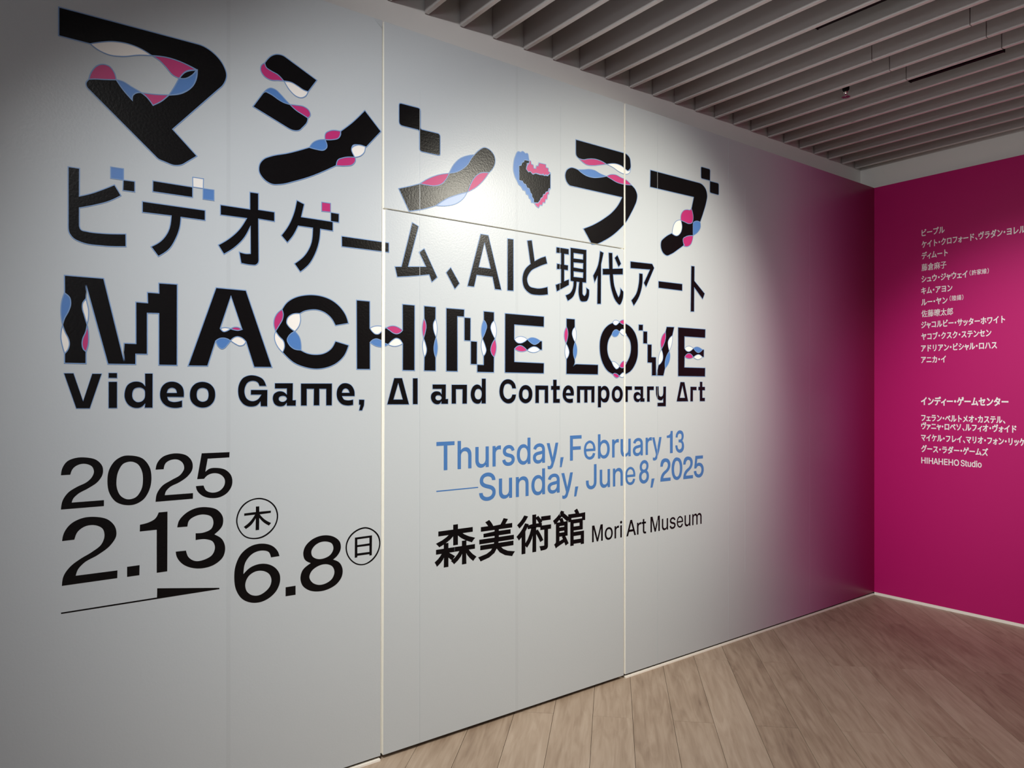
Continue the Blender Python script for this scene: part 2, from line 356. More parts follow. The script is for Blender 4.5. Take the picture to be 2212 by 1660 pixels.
DATA = """
=L1
G
K2481,27134 6637,27160l 7144,26998s 7468,26683s 7592,26345s 7468,25941s 7289,25727r 5808,24009 6593,23245 6160,22888l 5883,22784s 5563,22843s 5320,22928r 3279,24769l 3226,24923s 3305,25071 3452,25118s 3721,25173s 4091,25259 4272,25003s 4561,24704 4581,24860s 4666,24960s 4824,25021 5011,24902s 5191,24681 5450,24881s 5688,25148 6111,25318s 6450,25649s 6606,26251 6142,26372s 5658,26418s 5156,26349 4781,26492s 4440,26536s 3995,26485s 3613,26349s 3345,26223 2481,26230
W3345,26223 3613,26349s 3995,26485s 4440,26536s 4781,26492s 5156,26349 4781,26261s 4272,26075s 3885,26020s 3559,26097s
P5171,26347 5658,26418s 6142,26372s 6575,26242 6265,26127s 6020,25807 5838,25851s 5569,26103s 5391,26248s
B6606,26251 6575,25945s 6450,25649s 6111,25334s 5688,25148 5838,25429s 6005,25797 6203,25848s 6450,26044s
K6020,25807 6203,26061s 6575,26236 6450,26044s 6203,25848s
P3305,25071 3398,25364s 3559,25585s 3694,25658s 3885,25648s 4022,25499s 4091,25259 3721,25173s 3452,25118s
B4091,25259 4272,25253s 4553,25136s 4824,25031 4666,24960s 4581,24860s 4561,24704 4272,25003s
P4852,25022 5273,25069s 5688,25155 5450,24881s 5191,24681 5011,24902s
G
K10954,27019 10607,26491 10427,26511s 10205,26599s 9949,26677s 9659,26656 9444,26830s 9197,26905s 9004,26994s 8951,27137 9039,27283s 9197,27467s 9391,27581s 9623,27604s 9840,27522r
P8951,27137 8830,27017s 8802,26835s 8916,26656s 9197,26565s 9444,26618s 9659,26656 9444,26830s 9197,26905s 9004,26994s
W9677,26650 9949,26677s 10205,26599s 10427,26511s 10607,26491 10502,26295s 10316,26188s 10132,26204s 9912,26347s
K8520,25429 8882,26002l 8986,26088 9232,26019s 9480,25903s 9677,25845s 9894,25832 10132,25667s 10390,25565s 10595,25485 10577,25355s 10390,25078s 10261,24942s 10095,24888s 9840,24922r
B8934,26068 9056,26203s 9161,26265s 9338,26256s 9552,26115s 9731,25964s 9894,25832 9677,25845s 9480,25903s 9232,26019s 9021,26089s
P9894,25832 10168,25866s 10427,25880s 10633,25784s 10697,25635s 10595,25478 10390,25565s 10132,25667s
K12959,26327 13673,25633 13021,24863 12691,24883s 12386,24670s 12528,24359 12045,24246s 11807,24107s 11747,23884 11260,23580s 10689,23257s 10132,22997s 9516,22758s 9232,22716s 8951,22825s 8743,23101s 8760,23365s 8934,23607s 9126,23721s 9840,23996s 10652,24374 10954,24352s 11222,24380s 11357,24518s 11280,24796 11571,24857s 11846,24989s 11925,25266 12406,25709s
P11925,25266 11493,25191s 11299,25039s 11280,24803 11571,24857s 11846,24989s 11925,25136s
B10652,24367 10802,24587s 11030,24733s 11280,24803 11357,24518s 11222,24380s 10954,24352s
W12979,24873 12691,24883s 12446,24814s 12386,24670s 12528,24359 12773,24464s 12938,24648s
P12540,24361 12045,24246s 11807,24107s 11740,23883 12124,23936s 12446,24061s 12548,24212s
G
K14499,26899l 14528,26977s 14613,27003r 15383,27009l 15486,26979s 15520,26886r 15520,26221l 15545,26155s 15619,26133r 16348,26138l 16455,26107s 16490,26013r 16490,25284l 16465,25217s 16388,25194r 15610,25190l 15506,25220s 15471,25313r 15471,25984l 15447,26051s 15373,26073r 14670,26076l 14542,26116s 14499,26233r
K14480,23445 15010,23633s 15492,23821 15817,23824s 16231,23859s 16608,24032s 16778,24225s 16949,24528 17250,24619s 17599,24811s 17908,25091s 18131,25430s 18266,25587 18492,25818s 18834,26026s 19134,25966s 19368,25747s 19405,25449s 19274,25159s 19065,24931 18583,24824s 18266,24562s 18064,24229s 17908,23868 17337,23645s 16821,23398s 16314,23029 15654,22767s 14971,22576
P15492,23821 15817,24055s 16398,24356s 16949,24528 16778,24225s 16608,24032s 16231,23859s 15817,23824s
B16949,24528 17164,24914s 17511,25273s 17908,25479s 18266,25587 18131,25430s 17908,25091s 17599,24811s 17250,24619s
P19065,24931 18583,24824s 18266,24562s 18064,24229s 17908,23868 18356,24148s 18765,24537s
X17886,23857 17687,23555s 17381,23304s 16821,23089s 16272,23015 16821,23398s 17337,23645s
Gh
B20737,26229s 20885,26219 20984,26286s 21158,26215 21283,26247s 21359,26018s 21384,25924 21098,25909 21058,25803 20959,25764 20909,25618 20771,25572 20786,24892 20984,24888 21058,24783 21183,24765 21258,24621 21384,24603 21460,24418 21535,24371 21561,24237 21652,24153 21662,23984 21520,23973 21485,24126 21384,24149 21334,24299 21208,24318 21158,24466 21009,24481 20909,24621 20761,24693 20663,24851 20555,25007 20457,25300s 20467,25612s 20565,25981s
K21098,25909 21384,25924 21384,25806 21233,25640 21208,25497 21334,25382 21460,25425 21586,25330 21815,25411 22175,25396 22462,25408 22698,25571 22698,24824 22593,24807 22540,24657 22409,24615 22357,24506 22253,24469 22201,24321 22098,24276 22046,24156 21918,24016 21662,23984 21652,24153 21561,24237 21535,24371 21460,24418 21384,24603 21258,24621 21183,24765 21058,24783 20984,24888 20786,24892 20771,25572 20909,25618 20959,25764 21058,25803
P21384,25924 21485,25932 21510,25790 21637,25775 21662,25621 21790,25625 21815,25768 21933,25779 21969,25937 22409,25940 22409,25800 22566,25789 22566,25648 22687,25589 22514,25405 22409,25458 22305,25379 22253,25450 22072,25378 21764,25402 21611,25322 21460,25425 21334,25382 21208,25497 21258,25644 21248,25760 21384,25806
P22687,24823 22593,24807 22540,24657 22409,24615 22357,24506 22253,24469 22201,24321 22098,24276 22046,24156 21918,24016 21688,23972 21815,23841 21959,23783 22046,23936 22175,23936 22227,24085 22357,24085 22383,24250 22488,24286 22514,24512 22603,24547 22593,24686
G
K24332,27542 27670,27545l 27943,27514s 28158,27362s 28219,27116s 28219,26857s 28004,26654 27791,26735s 27519,26834s 27159,26864s 26804,26813s 26452,26709 26047,26807s 25591,26815s 25141,26728s 24863,26641s 24534,26639 24370,26749s 24332,26883r
P24534,26639 24863,26641s 25141,26728s 25591,26815s 26047,26807s 26452,26717 25990,26588s 25478,26459s 25030,26428s 24753,26518s
W26481,26714 26804,26813s 27159,26864s 27519,26834s 27791,26735s 28035,26660s 28219,26793 28158,26609s 27943,26472s 27700,26449s 27338,26502s 26922,26637s
K23965,26074s 24479,26073 24753,25948s 25085,25865s 25534,25863s 25990,25957s 26452,26097 26804,26005s 27159,25919s 27639,25896s 28281,25963 28560,25795s 28722,25518s 28685,25208s 28498,24833s 28250,24450s 27882,23945s 27398,23495s 26804,23056s 26278,22759s 25761,22528s 25421,22466 24836,23190 25534,23491s 26220,23878s 26863,24329s 27338,24825s 27567,25193 23992,25178l 23751,25306s 23629,25604s 23724,25901s
B24479,26073 24863,26144s 25253,26232s 25591,26245s 25990,26152s 26452,26097 25990,25957s 25534,25863s 25085,25865s 24753,25948s
P26452,26097 26745,26238s 27100,26290s 27519,26216s 27943,26141s 28281,25963 27639,25896s 27159,25919s 26804,26005s
G
K29746,27031 33814,27045l 34181,26977s 34477,26744s 34581,26382s 34514,26088s 34254,25434s 33946,24801 33596,24812s 33344,24692s 33308,24315s 33308,23943 32667,23791s 32443,23647s 32457,23442s 32562,23317 32039,23002s 31422,22658s 31084,22543s 30749,22670s 30583,22964s 30616,23281s 30882,23516s 31490,23843 31901,23747s 32247,23989s 32352,24324s 32247,24666 32597,24610s 32951,24568s 33236,24677s 33322,24969s 33272,25240s 33164,25456 33365,26139 29720,26100
P33164,25456 33272,25240s 33322,24969s 33236,24677s 32951,24568s 32597,24610s 32247,24666 32282,25001s 32527,25267s 32809,25347s 33057,25370s
W32247,24676 32352,24324s 32247,23989s 31901,23747s 31524,23802 31592,24174s 31763,24470s 32039,24637s
B33946,24801 33596,24812s 33344,24692s 33308,24315s 33308,23943 33742,24210s 33960,24498s
P33308,23929 32667,23791s 32443,23647s 32457,23442s 32527,23244 32809,23255s 33093,23405s 33236,23632s
K34012,27935l 34038,27988s 34118,28006r 34706,28009l 34813,27986s 34848,27914r 34835,27332l 34840,27321s 34857,27318r 35499,27324l 35610,27301s 35647,27229r 35647,26700l 35619,26646s 35536,26628r 34957,26633l 34849,26657s 34813,26729r 34820,27320l 34814,27330s 34798,27334r 34154,27325l 34047,27348s 34012,27418r
=L2
G
K2735,22153 3049,22159 3045,21270 3361,21405s 3715,21603s 4042,21806 4231,21479 3872,21234s 3471,21052s 3045,20896 3045,20343l 3099,20200s 3251,20170s 3693,20166s 4374,20237 4379,19817 3693,19760s 3099,19800s 2884,19898s 2766,20056s 2735,20300r
B3928,22371 4305,22377 4305,22006 3928,22001
K4293,22009 4641,22018 4641,21667 4282,21659
G
K5187,22140 6452,22139 6452,21778 5182,21770
W6452,22484 6808,22492 6800,22149 6457,22145
B6795,22148 7162,22155 7162,21782 6790,21778
K4865,21391 6865,21392 6865,21036 6072,21036 6034,20676s 5909,20284s 5686,19882s 5356,19605 5132,19908 5441,20144s 5662,20492s 5760,21039 4865,21025
G
K8411,22293 8723,22298 8723,21700 9316,21697 9316,21345 8723,21357 8735,19892l 8714,19751s 8623,19659s 8472,19643s 8098,19670 8030,20071 8292,20034s 8433,20056 8433,21047 8202,20591s 7878,20218s 7500,19925 7305,20230 7702,20527s 8025,20870s 8292,21316 7379,21309 7379,21669 8411,21668
G
K10160,22272 10454,22169 10339,21668 11607,21663 11607,21297 11097,21310 11054,20858s 10869,20288s 10652,19912s 10297,19572 10069,19865 10454,20209s 10702,20654s 10785,21306 10215,21308 10030,20935s 9799,20622 9567,20865 9838,21271s 10047,21774s
P11145,22358 11510,22366 11510,22024 11145,22002
K11514,22015 11860,22011 11853,21665 11514,21666
G
K11969,21148 14033,21140 14033,20745 11972,20737
G
K15123,22131 15431,22011 14932,20260 15777,20348 15450,20919 15702,21106 16352,19942 16071,19707 15941,20019 15271,19898s 14414,19774 14306,20195 14612,20227
G
K16789,20195 17026,20445 17487,19785 17238,19509
G
K18606,22108 19031,22104 19764,19690 19393,19686 19254,20236 18396,20241 18258,19700 17895,19702|18818,21728 19147,20612 18509,20616
G
K20109,22095 20459,22103 20459,19705 20100,19693
G
K21259,22146 21548,22201 21722,21236 22045,21407s 22395,21539 22501,21187 21949,20973s 21478,20705s 21268,20320s 21385,20039s 21760,19954s 22516,20083 22540,19702 21902,19624s 21431,19659s 21060,19937s 20978,20365s 21106,20740s 21455,21068
G
K23065,22058 23876,22060 23876,21774 23583,21771 23583,21260 23835,21256 23825,20989 23583,20994 23583,20456 23886,20576 23886,20282 23090,19892 23016,20224 23358,20349 23358,20998 23090,20982 23100,21265 23358,21255 23358,21783 23060,21768
K23978,22141 25056,22154 25040,20494 24793,20491 24793,19957l 24909,19842s 25004,19935s 25030,20268 25242,20169 25199,19757s 25093,19593s 24909,19540s 24647,19559s 24554,19745s 24554,20484 24398,20482 24336,20073s 24182,19754s 23800,19487 23648,19768 23978,19928s 24131,20170s 24172,20480 23978,20493|24198,21891 24820,21894 24809,21649 24198,21639|24198,21421 24820,21449 24809,21177 24198,21191|24198,20980 24820,20984 24809,20732 24198,20724
G
K25989,22216 26251,22148 26076,21524 26060,19508 25788,19488 25815,20906 25610,20545 25503,20907 25815,21417s
K26599,22196 26878,22217 26900,21403 27644,21495 27644,21163 26929,21093 27030,20502s 27312,19971 27398,20090s 27455,20458 27684,20275 27626,19866s 27398,19558s 27142,19708s 26805,20282s 26666,21056 26180,21008 26169,21328 26627,21375
K27030,21974 27239,22150 27512,21716 27324,21515
G
K28205,21921 29897,21970 30057,21756 29408,20648 29226,20873 29700,21627 28205,21553
K28872,21357 29142,21359 29124,20810s 28884,20128s 28457,19581 28264,19866 28646,20273s 28825,20783s
G
K30393,21080 32376,21102 32376,20710 30393,20704
G
K33147,22197 33440,22206 33433,21374 34355,20720 34166,20369 33419,20984 33406,19604 33093,19592
=L3
G
K2634,18705 3728,18706 4325,16028 4321,16625 4672,16624 4669,18012 5028,18006 5018,18361 5374,18362 5370,18705 5956,18714 5950,15927 5370,15925 5370,17673 5018,17661 5018,16279 4669,16276 4669,15930 3848,15922 3224,18459 3230,18007 3140,17867s 3128,17701s 3185,17459s 3260,17175 3221,16946s 3132,16696s 3123,16510s 3167,16368s 3230,16319 3230,15922 2636,15924 2639,16228 2735,16373s 2770,16558s 2744,16699s 2657,16898s 2584,17137 2639,17343s 2744,17573s 2805,17821s 2770,18022s 2639,18144
B2634,18143 2770,18022s 2805,17821s 2744,17573s 2639,17343s 2584,17137 2553,17338s 2540,17600s 2561,17864s
W2587,17127 2657,16898s 2744,16699s 2770,16558s 2735,16373s 2643,16228 2579,16469s 2539,16730s 2549,16933s
W3233,17997 3140,17867s 3128,17701s 3185,17459s 3260,17185 3296,17424s 3296,17672s 3266,17835s
P3260,17165 3221,16946s 3132,16696s 3123,16510s 3167,16368s 3233,16309 3293,16558s 3301,16806s 3289,17012s
G
K7230,18710 8272,18700 9222,15927 8563,15920 8272,16842 8131,16969s 7957,17010s 7828,16955s 7726,16852 7615,16913s 7467,16939s 7320,16900s 7216,16819 6947,15927 6299,15919|7743,18446 8131,17279 7979,17234s 7850,17249s 7726,17280 7615,17202s 7488,17165s 7373,17272
W7379,17273 7531,17314s 7726,17285 7615,17202s 7488,17165s
P7732,17285 7850,17342s 7979,17349s 8131,17279 7979,17234s 7850,17249s
B7226,16809 7320,16900s 7467,16939s 7615,16913s 7732,16848 7615,16694s 7509,16580s 7429,16549s 7341,16596s
W7732,16852 7828,16955s 7957,17010s 8131,16969s 8272,16842 8174,16715s 8044,16684s 7893,16749s
G
K9594,18103 9785,18378s 10106,18591s 10476,18705s 10807,18743s 11211,18710s 11599,18578s 11924,18340s 12134,18068s 12257,17734 11708,17616 11530,17899s 11256,18098s 10963,18176s 10674,18156s 10410,18074s 10279,17991 9998,17952s 9806,17793s 9774,17603s 9870,17461s 10074,17308 9870,17147s 9791,16976s 9870,16791s 10041,16650s 10312,16607 10586,16489s 10919,16457s 11256,16521s 11530,16704s 11708,17005 12269,16867 12087,16460s 11761,16144s 11347,15961s 10919,15899s 10454,15964s 10041,16124s 9785,16327s 9615,16499 9689,16721s 9647,16928s 9489,17087s 9353,17278 9489,17503s 9615,17739s 9640,17950s
P9594,18103 9640,17950s 9615,17739s 9489,17503s 9353,17278 9290,17492s 9311,17742s 9426,17956s
W9353,17268 9489,17087s 9647,16928s 9689,16721s 9615,16499 9426,16711s 9321,16955s 9317,17142s
W10284,17992 9998,17952s 9806,17793s 9774,17603s 9870,17461s 10085,17309 10236,17502s 10305,17739s 10297,17887s
B10085,17309 9870,17147s 9791,16976s 9870,16791s 10041,16650s 10323,16607 10323,16830s 10258,17102s
G
K12597,18683 13179,18678 13181,17588 13303,17445s 13421,17369s 13563,17372s 13705,17486s 13897,17648 14066,17548s 14236,17448s 14383,17418s 14530,17462s 14666,17579 14661,18669 15243,18667 15238,15915 14666,15916 14671,17029 14530,17199s 14370,17242s 14212,17163s 14005,16969 13849,17017s 13658,17128s 13468,17178s 13303,17123s 13191,17022 13193,15928 12609,15921
W13186,17589 13350,17672s 13539,17704s 13753,17688s 13897,17648 13705,17486s 13563,17372s 13421,17369s 13303,17445s
P13909,17642 14090,17724s 14260,17744s 14456,17700s 14666,17583 14530,17462s 14383,17418s 14236,17448s 14066,17548s
B13191,17018 13303,17123s 13468,17178s 13658,17128s 13849,17017s 14005,16969 13849,16887s 13658,16854s 13421,16892s
W14005,16969 14212,17163s 14370,17242s 14530,17199s 14671,17029 14481,16940s 14285,16904s 14114,16926s
G
K15691,18672 16266,18668 16261,18150 16155,17962s 16153,17735s 16285,17367 16213,17148s 16174,16874s 16213,16626s 16266,16491 16266,15916 15691,15917 15704,16508 15782,16634s 15816,16816s 15769,17039s 15671,17294 15756,17579s 15795,17806s 15764,17984s 15697,18138
P15697,18138 15764,17984s 15795,17806s 15756,17579s 15671,17294 15619,17527s 15614,17841s 15653,18023s
W15671,17282 15769,17039s 15816,16816s 15782,16634s 15712,16509 15653,16720s 15622,16966s
W16266,18138 16155,17962s 16153,17735s 16285,17367 16332,17608s 16332,17881s
B16285,17367 16213,17148s 16174,16874s 16213,16626s 16266,16491 16332,16698s 16359,16949s 16332,17175s
G
K16795,18660 17736,18663 17725,18331 17376,18324 17381,15917 16795,15918
K17731,18309 18069,18307 18063,17286 17731,17286
K18071,17282 18414,17274 18409,16249 18069,16250
K18769,18655 19348,18649 19345,18261 19199,18093s 19157,17931s 19213,17752s 19401,17442 19213,17160s 19157,16931s 19213,16750s 19348,16606 19339,15906 18414,15906 18414,16249 18764,16244 18764,16646 18866,16762s 18907,16899s 18852,17101s 18701,17422 18885,17781s 18940,17987s 18885,18143s 18775,18261
B18775,18261 18885,18143s 18940,17987s 18885,17781s 18701,17422 18654,17656s 18654,17882s 18701,18087s
W18701,17411 18852,17101s 18907,16899s 18866,16762s 18764,16634 18673,16868s 18640,17138s
W19345,18261 19199,18093s 19157,17931s 19213,17752s 19401,17442 19471,17696s 19460,17970s
P19401,17430 19213,17160s 19157,16931s 19213,16750s 19348,16606 19438,16826s 19471,17102s
G
K19964,18639 22293,18635 22284,18135 20515,18139 20509,17468 20677,17323s 20884,17303s 21093,17376s 21279,17497 21484,17345s 21697,17270s 21881,17325s 22060,17457 22168,17452 22168,17025 22044,17028 21850,17145s 21667,17169s 21454,17106s 21267,16977 21063,17127s 20854,17194s 20677,17148s 20515,17025 20515,16426 22290,16404 22277,15904 19958,15909
W20515,17468 20677,17573s 20914,17615s 21122,17577s 21279,17497 21093,17376s 20884,17303s 20677,17323s
B21288,17497 21454,17576s 21667,17590s 21881,17540s 22060,17457 21881,17325s 21697,17270s 21484,17345s
P20521,17021 20677,17148s 20854,17194s 21063,17127s 21258,16981 21063,16920s 20854,16908s 20662,16949s
W21267,16981 21454,17106s 21667,17169s 21850,17145s 22044,17028 21850,16930s 21636,16887s 21423,16916s
G
K23715,18630 24273,18631 24273,18234 24134,18083s 24090,17904s 24149,17709s 24282,17494 24193,17248s 24164,17026s 24193,16806s 24259,16643 24276,16499s 24247,16399s 24155,16298 24282,16385s 24401,16410r 25859,16408 25849,15904 23704,15901 23715,16639 23855,16818s 23893,16995s 23841,17168s 23695,17393 23782,17648s 23820,17891s 23788,18087s 23715,18225
P23715,18225 23788,18087s 23820,17891s 23782,17648s 23689,17404 23594,17618s 23573,17836s 23623,18056s
W23695,17393 23841,17168s 23893,16995s 23855,16818s 23715,16639 23637,16833s 23628,17139s
W24276,18234 24134,18083s 24090,17904s 24149,17709s 24282,17494 24357,17718s 24362,17962s 24327,18115s
B24282,17494 24193,17248s 24164,17026s 24193,16806s 24267,16643 24371,16834s 24416,17057s 24377,17321s
G
K25959,17314s 26022,17794s 26242,18192s 26560,18460s 26897,18606 26994,18519s 27124,18492s 27271,18570s 27386,18669 27567,18575s 27699,18559s 27865,18615 28233,18460s 28538,18192s 28743,17775s 28784,17325s 28743,16873s 28538,16441s 28233,16127s 27832,15945 27666,16036s 27534,15975s 27386,15857 27206,15959s 27043,15995s 26897,15942 26528,16097s 26210,16434s 26022,16839s|26512,17289s 26592,17659s 26833,17992 26913,18134s 27075,18246s 27206,18253s 27386,18158 27534,18293s 27666,18312s 27798,18179s 27915,17997 28166,17703s 28233,17305s 28166,16973s 27915,16567 27765,16376s 27600,16280s 27386,16357 27271,16250s 27157,16220s 27011,16314s 26817,16586 26608,16856s
W26897,18606 27011,18728s 27173,18749s 27386,18674 27271,18570s 27124,18492s 26994,18519s
P27386,18674 27534,18771s 27699,18793s 27865,18615 27699,18559s 27567,18575s
B26839,17992 26913,18134s 27075,18246s 27206,18253s 27386,18158 27238,17942s 27043,17882s 26930,17904s
W27386,18158 27534,18293s 27666,18312s 27798,18179s 27922,17993 27732,17965s 27567,18027s
W26817,16591 26978,16602s 27173,16526s 27386,16357 27271,16250s 27157,16220s 27011,16314s
P27386,16357 27534,16558s 27699,16648s 27915,16567 27765,16376s 27600,16280s
P26897,15942 27043,15995s 27206,15959s 27379,15845 27206,15755s 27043,15806s
W27386,15850 27534,15975s 27666,16036s 27838,15945 27732,15838s 27567,15789s
G
K28831,18621 29171,18633 29161,18312 28828,18302
K29184,18280 29504,18285 29498,17622 29177,17621
K29521,17594 29851,17596 29841,16921 30195,16920 30212,15914 29858,15909 29858,16600 29514,16603
K31058,18624 31695,18642 31537,18162 31293,17989s 31172,17798s 31189,17545s 31276,17294 31017,16939s 30931,16707s 30931,16315 30794,15911 30225,15914 30387,16487 30607,16630s 30743,16840s 30743,17092s 30631,17363 30914,17811s 30983,18090s 30965,18342
P30959,18330 30983,18090s 30914,17811s 30631,17386 30580,17613s 30624,17936s 30743,18148s
W30631,17352 30743,17092s 30743,16840s 30607,16630s 30387,16487 30387,16784s 30471,17106s
W31544,18162 31293,17989s 31172,17798s 31189,17545s 31276,17294 31450,17601s 31544,17930s
B31269,17270 31017,16939s 30931,16707s 30941,16327 31189,16575s 31328,16902s 31328,17134s
G
K32012,18647 34416,18661 34397,18152 32573,18147 32566,17480 32746,17344s 32928,17315s 33110,17369s 33338,17520 33552,17348s 33776,17284s 33963,17338s 34151,17477 34283,17474 34272,17034 34143,17042 33925,17156s 33776,17176s 33590,17134s 33338,17002 33147,17168s 32928,17208s 32746,17155s 32584,17020 32566,16419 34397,16420 34385,15912 32012,15904
W32584,17485 32746,17585s 33001,17626s 33184,17585s 33338,17520 33110,17369s 32928,17315s 32746,17344s
B33349,17520 33552,17599s 33776,17600s 34000,17532s 34151,17465 33963,17338s 33776,17284s 33552,17348s
P32584,17013 32746,17155s 32928,17208s 33147,17168s 33331,17002 33110,16929s 32855,16922s 32692,16965s
W33349,17003 33590,17134s 33776,17176s 33925,17156s 34132,17042 33925,16928s 33701,16890s 33515,16928s
=L4
G
K2617,15608 2886,15612 3147,14729 3399,15606 3675,15610 3337,14481 2954,14486
G
K3864,15639 4119,15641 4119,15468 3864,15470
K3864,15350 4119,15353 4119,14482 3864,14485
G
K4942,15637 5185,15641 5182,14481 4931,14484 4949,14619 4842,14509s 4666,14475s 4469,14562s 4339,14794s 4339,15035s 4425,15254s 4578,15352s 4732,15365s 4865,15318s 4949,15220|4942,14938s 4920,15085s 4842,15146s 4732,15158s 4622,15109s 4567,14938s 4600,14768s 4710,14682s 4842,14705s 4920,14791s
G
K6166,14835 5645,14842 5680,14737s 5796,14681s 5959,14685s 6112,14729 6112,14494 5959,14463s 5773,14473s 5565,14563s 5427,14763s 5405,14987s 5473,15210s 5611,15336s 5796,15375s 5983,15326s 6124,15189s 6171,14986s|5629,14987 5680,15112s 5784,15154s 5889,15112s 5936,14986
G
K6771,15376s 7016,15309s 7165,15141s 7209,14921s 7152,14675s 6992,14509s 6771,14460s 6553,14527s 6397,14694s 6354,14923s 6409,15164s 6553,15318s|6783,15153s 6918,15102s 6972,14922s 6918,14729s 6771,14678s 6638,14743s 6589,14922s 6638,15101s
G
K9013,15233 8752,15231 8688,15361s 8520,15417s 8342,15358s 8240,15177s 8227,14971s 8316,14764s 8495,14685s 8675,14736s 8817,14913 8439,14914 8444,15095 9053,15096 9047,14484 8799,14487 8791,14657 8675,14528s 8444,14478s 8215,14546s 8038,14766s 7988,15022s 8026,15304s 8164,15524s 8393,15623s 8649,15608s 8882,15494s
G
K9322,15345 10013,15351 10005,14709 10129,14714 10123,14491 9773,14495 9765,14596 9679,14504s 9517,14474s 9330,14547s 9243,14759s 9290,14944s 9464,15044s 9652,15023s 9773,14930 9773,15143 9322,15142|9773,14770s 9719,14844s 9598,14863s 9490,14811s 9485,14718s 9571,14656s 9706,14677s
G
K10317,15342 11570,15351 11564,14491 11325,14494 11325,15134 11057,15134 11057,14497 10820,14499 10828,15133 10554,15132 10554,14494 10317,14497
G
K12521,14849 11993,14851 12068,14730s 12218,14692s 12460,14722 12460,14501 12218,14476s 11978,14534s 11800,14717s 11755,14941s 11815,15191s 11978,15346s 12158,15370s 12369,15292s 12506,15081s|11984,14991 12053,15122s 12143,15151s 12233,15109s 12293,14991
G
K12705,14718 12943,14711 12928,14482 12844,14275 12705,14277 12761,14498 12699,14513
G
K14275,15595 14647,15599 14975,14495 13952,14505|14464,15376 14667,14711 14250,14713
G
K15148,15598 15385,15601 15385,14500 15148,14503
G
K16108,15344 16782,15349 16777,14717 16896,14722 16893,14500 16543,14503 16543,14601 16461,14508s 16311,14486s 16135,14558s 16027,14745s 16054,14930s 16189,15035s 16352,15052s 16488,15012s 16557,14930 16557,15146 16108,15144|16557,14766s 16502,14848s 16393,14872s 16284,14837s 16257,14755s 16311,14685s 16420,14668s 16515,14695s
G
K17069,15339 17878,15344 17872,14500 17628,14502 17634,15137 17299,15136 17302,14505 17069,14507
G
K18668,15623 18891,15625 18891,14498 18653,14500 18653,14634 18564,14513s 18402,14490s 18212,14564s 18081,14783s 18081,15049s 18197,15266s 18387,15360s 18549,15329s 18662,15220|18662,14927s 18623,15086s 18505,15151s 18373,15122s 18299,15000s 18293,14855s 18358,14733s 18476,14691s 18594,14732s
G
K20609,15181 20380,15180 20311,15330s 20145,15397s 19979,15352s 19890,15184s 19875,14992s 19949,14799s 20114,14702s 20296,14750s 20387,14907 20609,14906 20539,14676s 20356,14519s 20114,14490s 19875,14584s 19682,14824s 19646,15087s 19726,15375s 19905,15556s 20145,15614s 20387,15549s 20539,15404s
G
K21172,15352s 21376,15299s 21534,15140s 21581,14917s 21518,14670s 21345,14523s 21157,14483s 20970,14539s 20800,14711s 20769,14943s 20831,15150s 20970,15297s|21172,15139s 21297,15090s 21351,14917s 21297,14745s 21157,14689s 21032,14746s 20979,14918s 21032,15089s
G
K21756,15334 22555,15331 22555,14488 22330,14490 22330,15121 21980,15121 21980,14493 21756,14495
G
K22861,15618 23088,15621 23088,15321 23319,15322 23319,15124 23088,15123 23088,14691 23312,14690 23312,14489 22861,14493 22861,15123 22729,15122 22729,15319 22861,15320
G
K24200,14841 23685,14842 23753,14721s 23907,14687s 24148,14707 24148,14500 23907,14476s 23668,14555s 23498,14735s 23471,14965s 23549,15196s 23719,15330s 23907,15346s 24114,15249s 24211,15017s|23691,14978 23753,15106s 23838,15145s 23924,15107s 23986,14978
G
K24409,15321 25609,15322 25602,14488 25385,14489 25385,15123 25123,15122 25123,14486 24902,14488 24902,15122 24630,15121 24630,14483 24409,14485
G
K25846,15327 26067,15328 26078,15235 26188,15315s 26355,15338s 26542,15250s 26662,15022s 26636,14725s 26505,14524s 26318,14480s 26170,14514s 26067,14594 26059,14234 25839,14237|26251,15134s 26393,15075s 26437,14914s 26393,14753s 26251,14679s 26115,14741s 26078,14915s 26115,15075s
G
K27223,15342s 27454,15267s 27608,15077s 27639,14899s 27570,14667s 27415,14517s 27223,14478s 27014,14529s 26862,14697s 26824,14914s 26881,15130s 27014,15279s|27231,15136s 27369,15076s 27415,14899s 27358,14736s 27223,14677s 27090,14737s 27044,14913s 27090,15076s
G
K27803,15329 28325,15326 28325,15124 28010,15124 28010,14499 27803,14495
G
K28520,15322 29185,15325 29185,14692 29291,14691 29291,14497 28954,14500 28946,14589 28853,14498s 28712,14485s 28512,14578s 28441,14759s 28492,14939s 28672,15028s 28853,15008s 28974,14911 28974,15134 28520,15133|28974,14757s 28913,14841s 28812,14861s 28692,14828s 28652,14758s 28712,14674s 28812,14652s 28921,14682s
G
K29483,15327 30022,15329 30022,15122 29697,15121 29697,14494 29483,14496
G
K30189,15330 30408,15331 30421,14966 30463,14823s 30590,14771s 30718,14822s 30782,14966 30790,15325 31009,15326 30996,14231 30294,14239 30302,14438 30773,14443 30773,14664 30675,14578s 30526,14565s 30315,14652s 30210,14852s 30189,15051s
G
K32214,15587 32559,15584 32885,14490 31890,14492|32388,15362 32595,14699 32169,14701
G
K33081,15327 33620,15323 33620,15123 33301,15122 33301,14487 33072,14489
G
K33914,15617 34140,15613 34140,15326 34376,15321 34376,15121 34140,15121 34140,14692 34372,14691 34362,14488 33905,14492 33905,15120 33783,15120 33783,15324 33914,15325
=L5
G
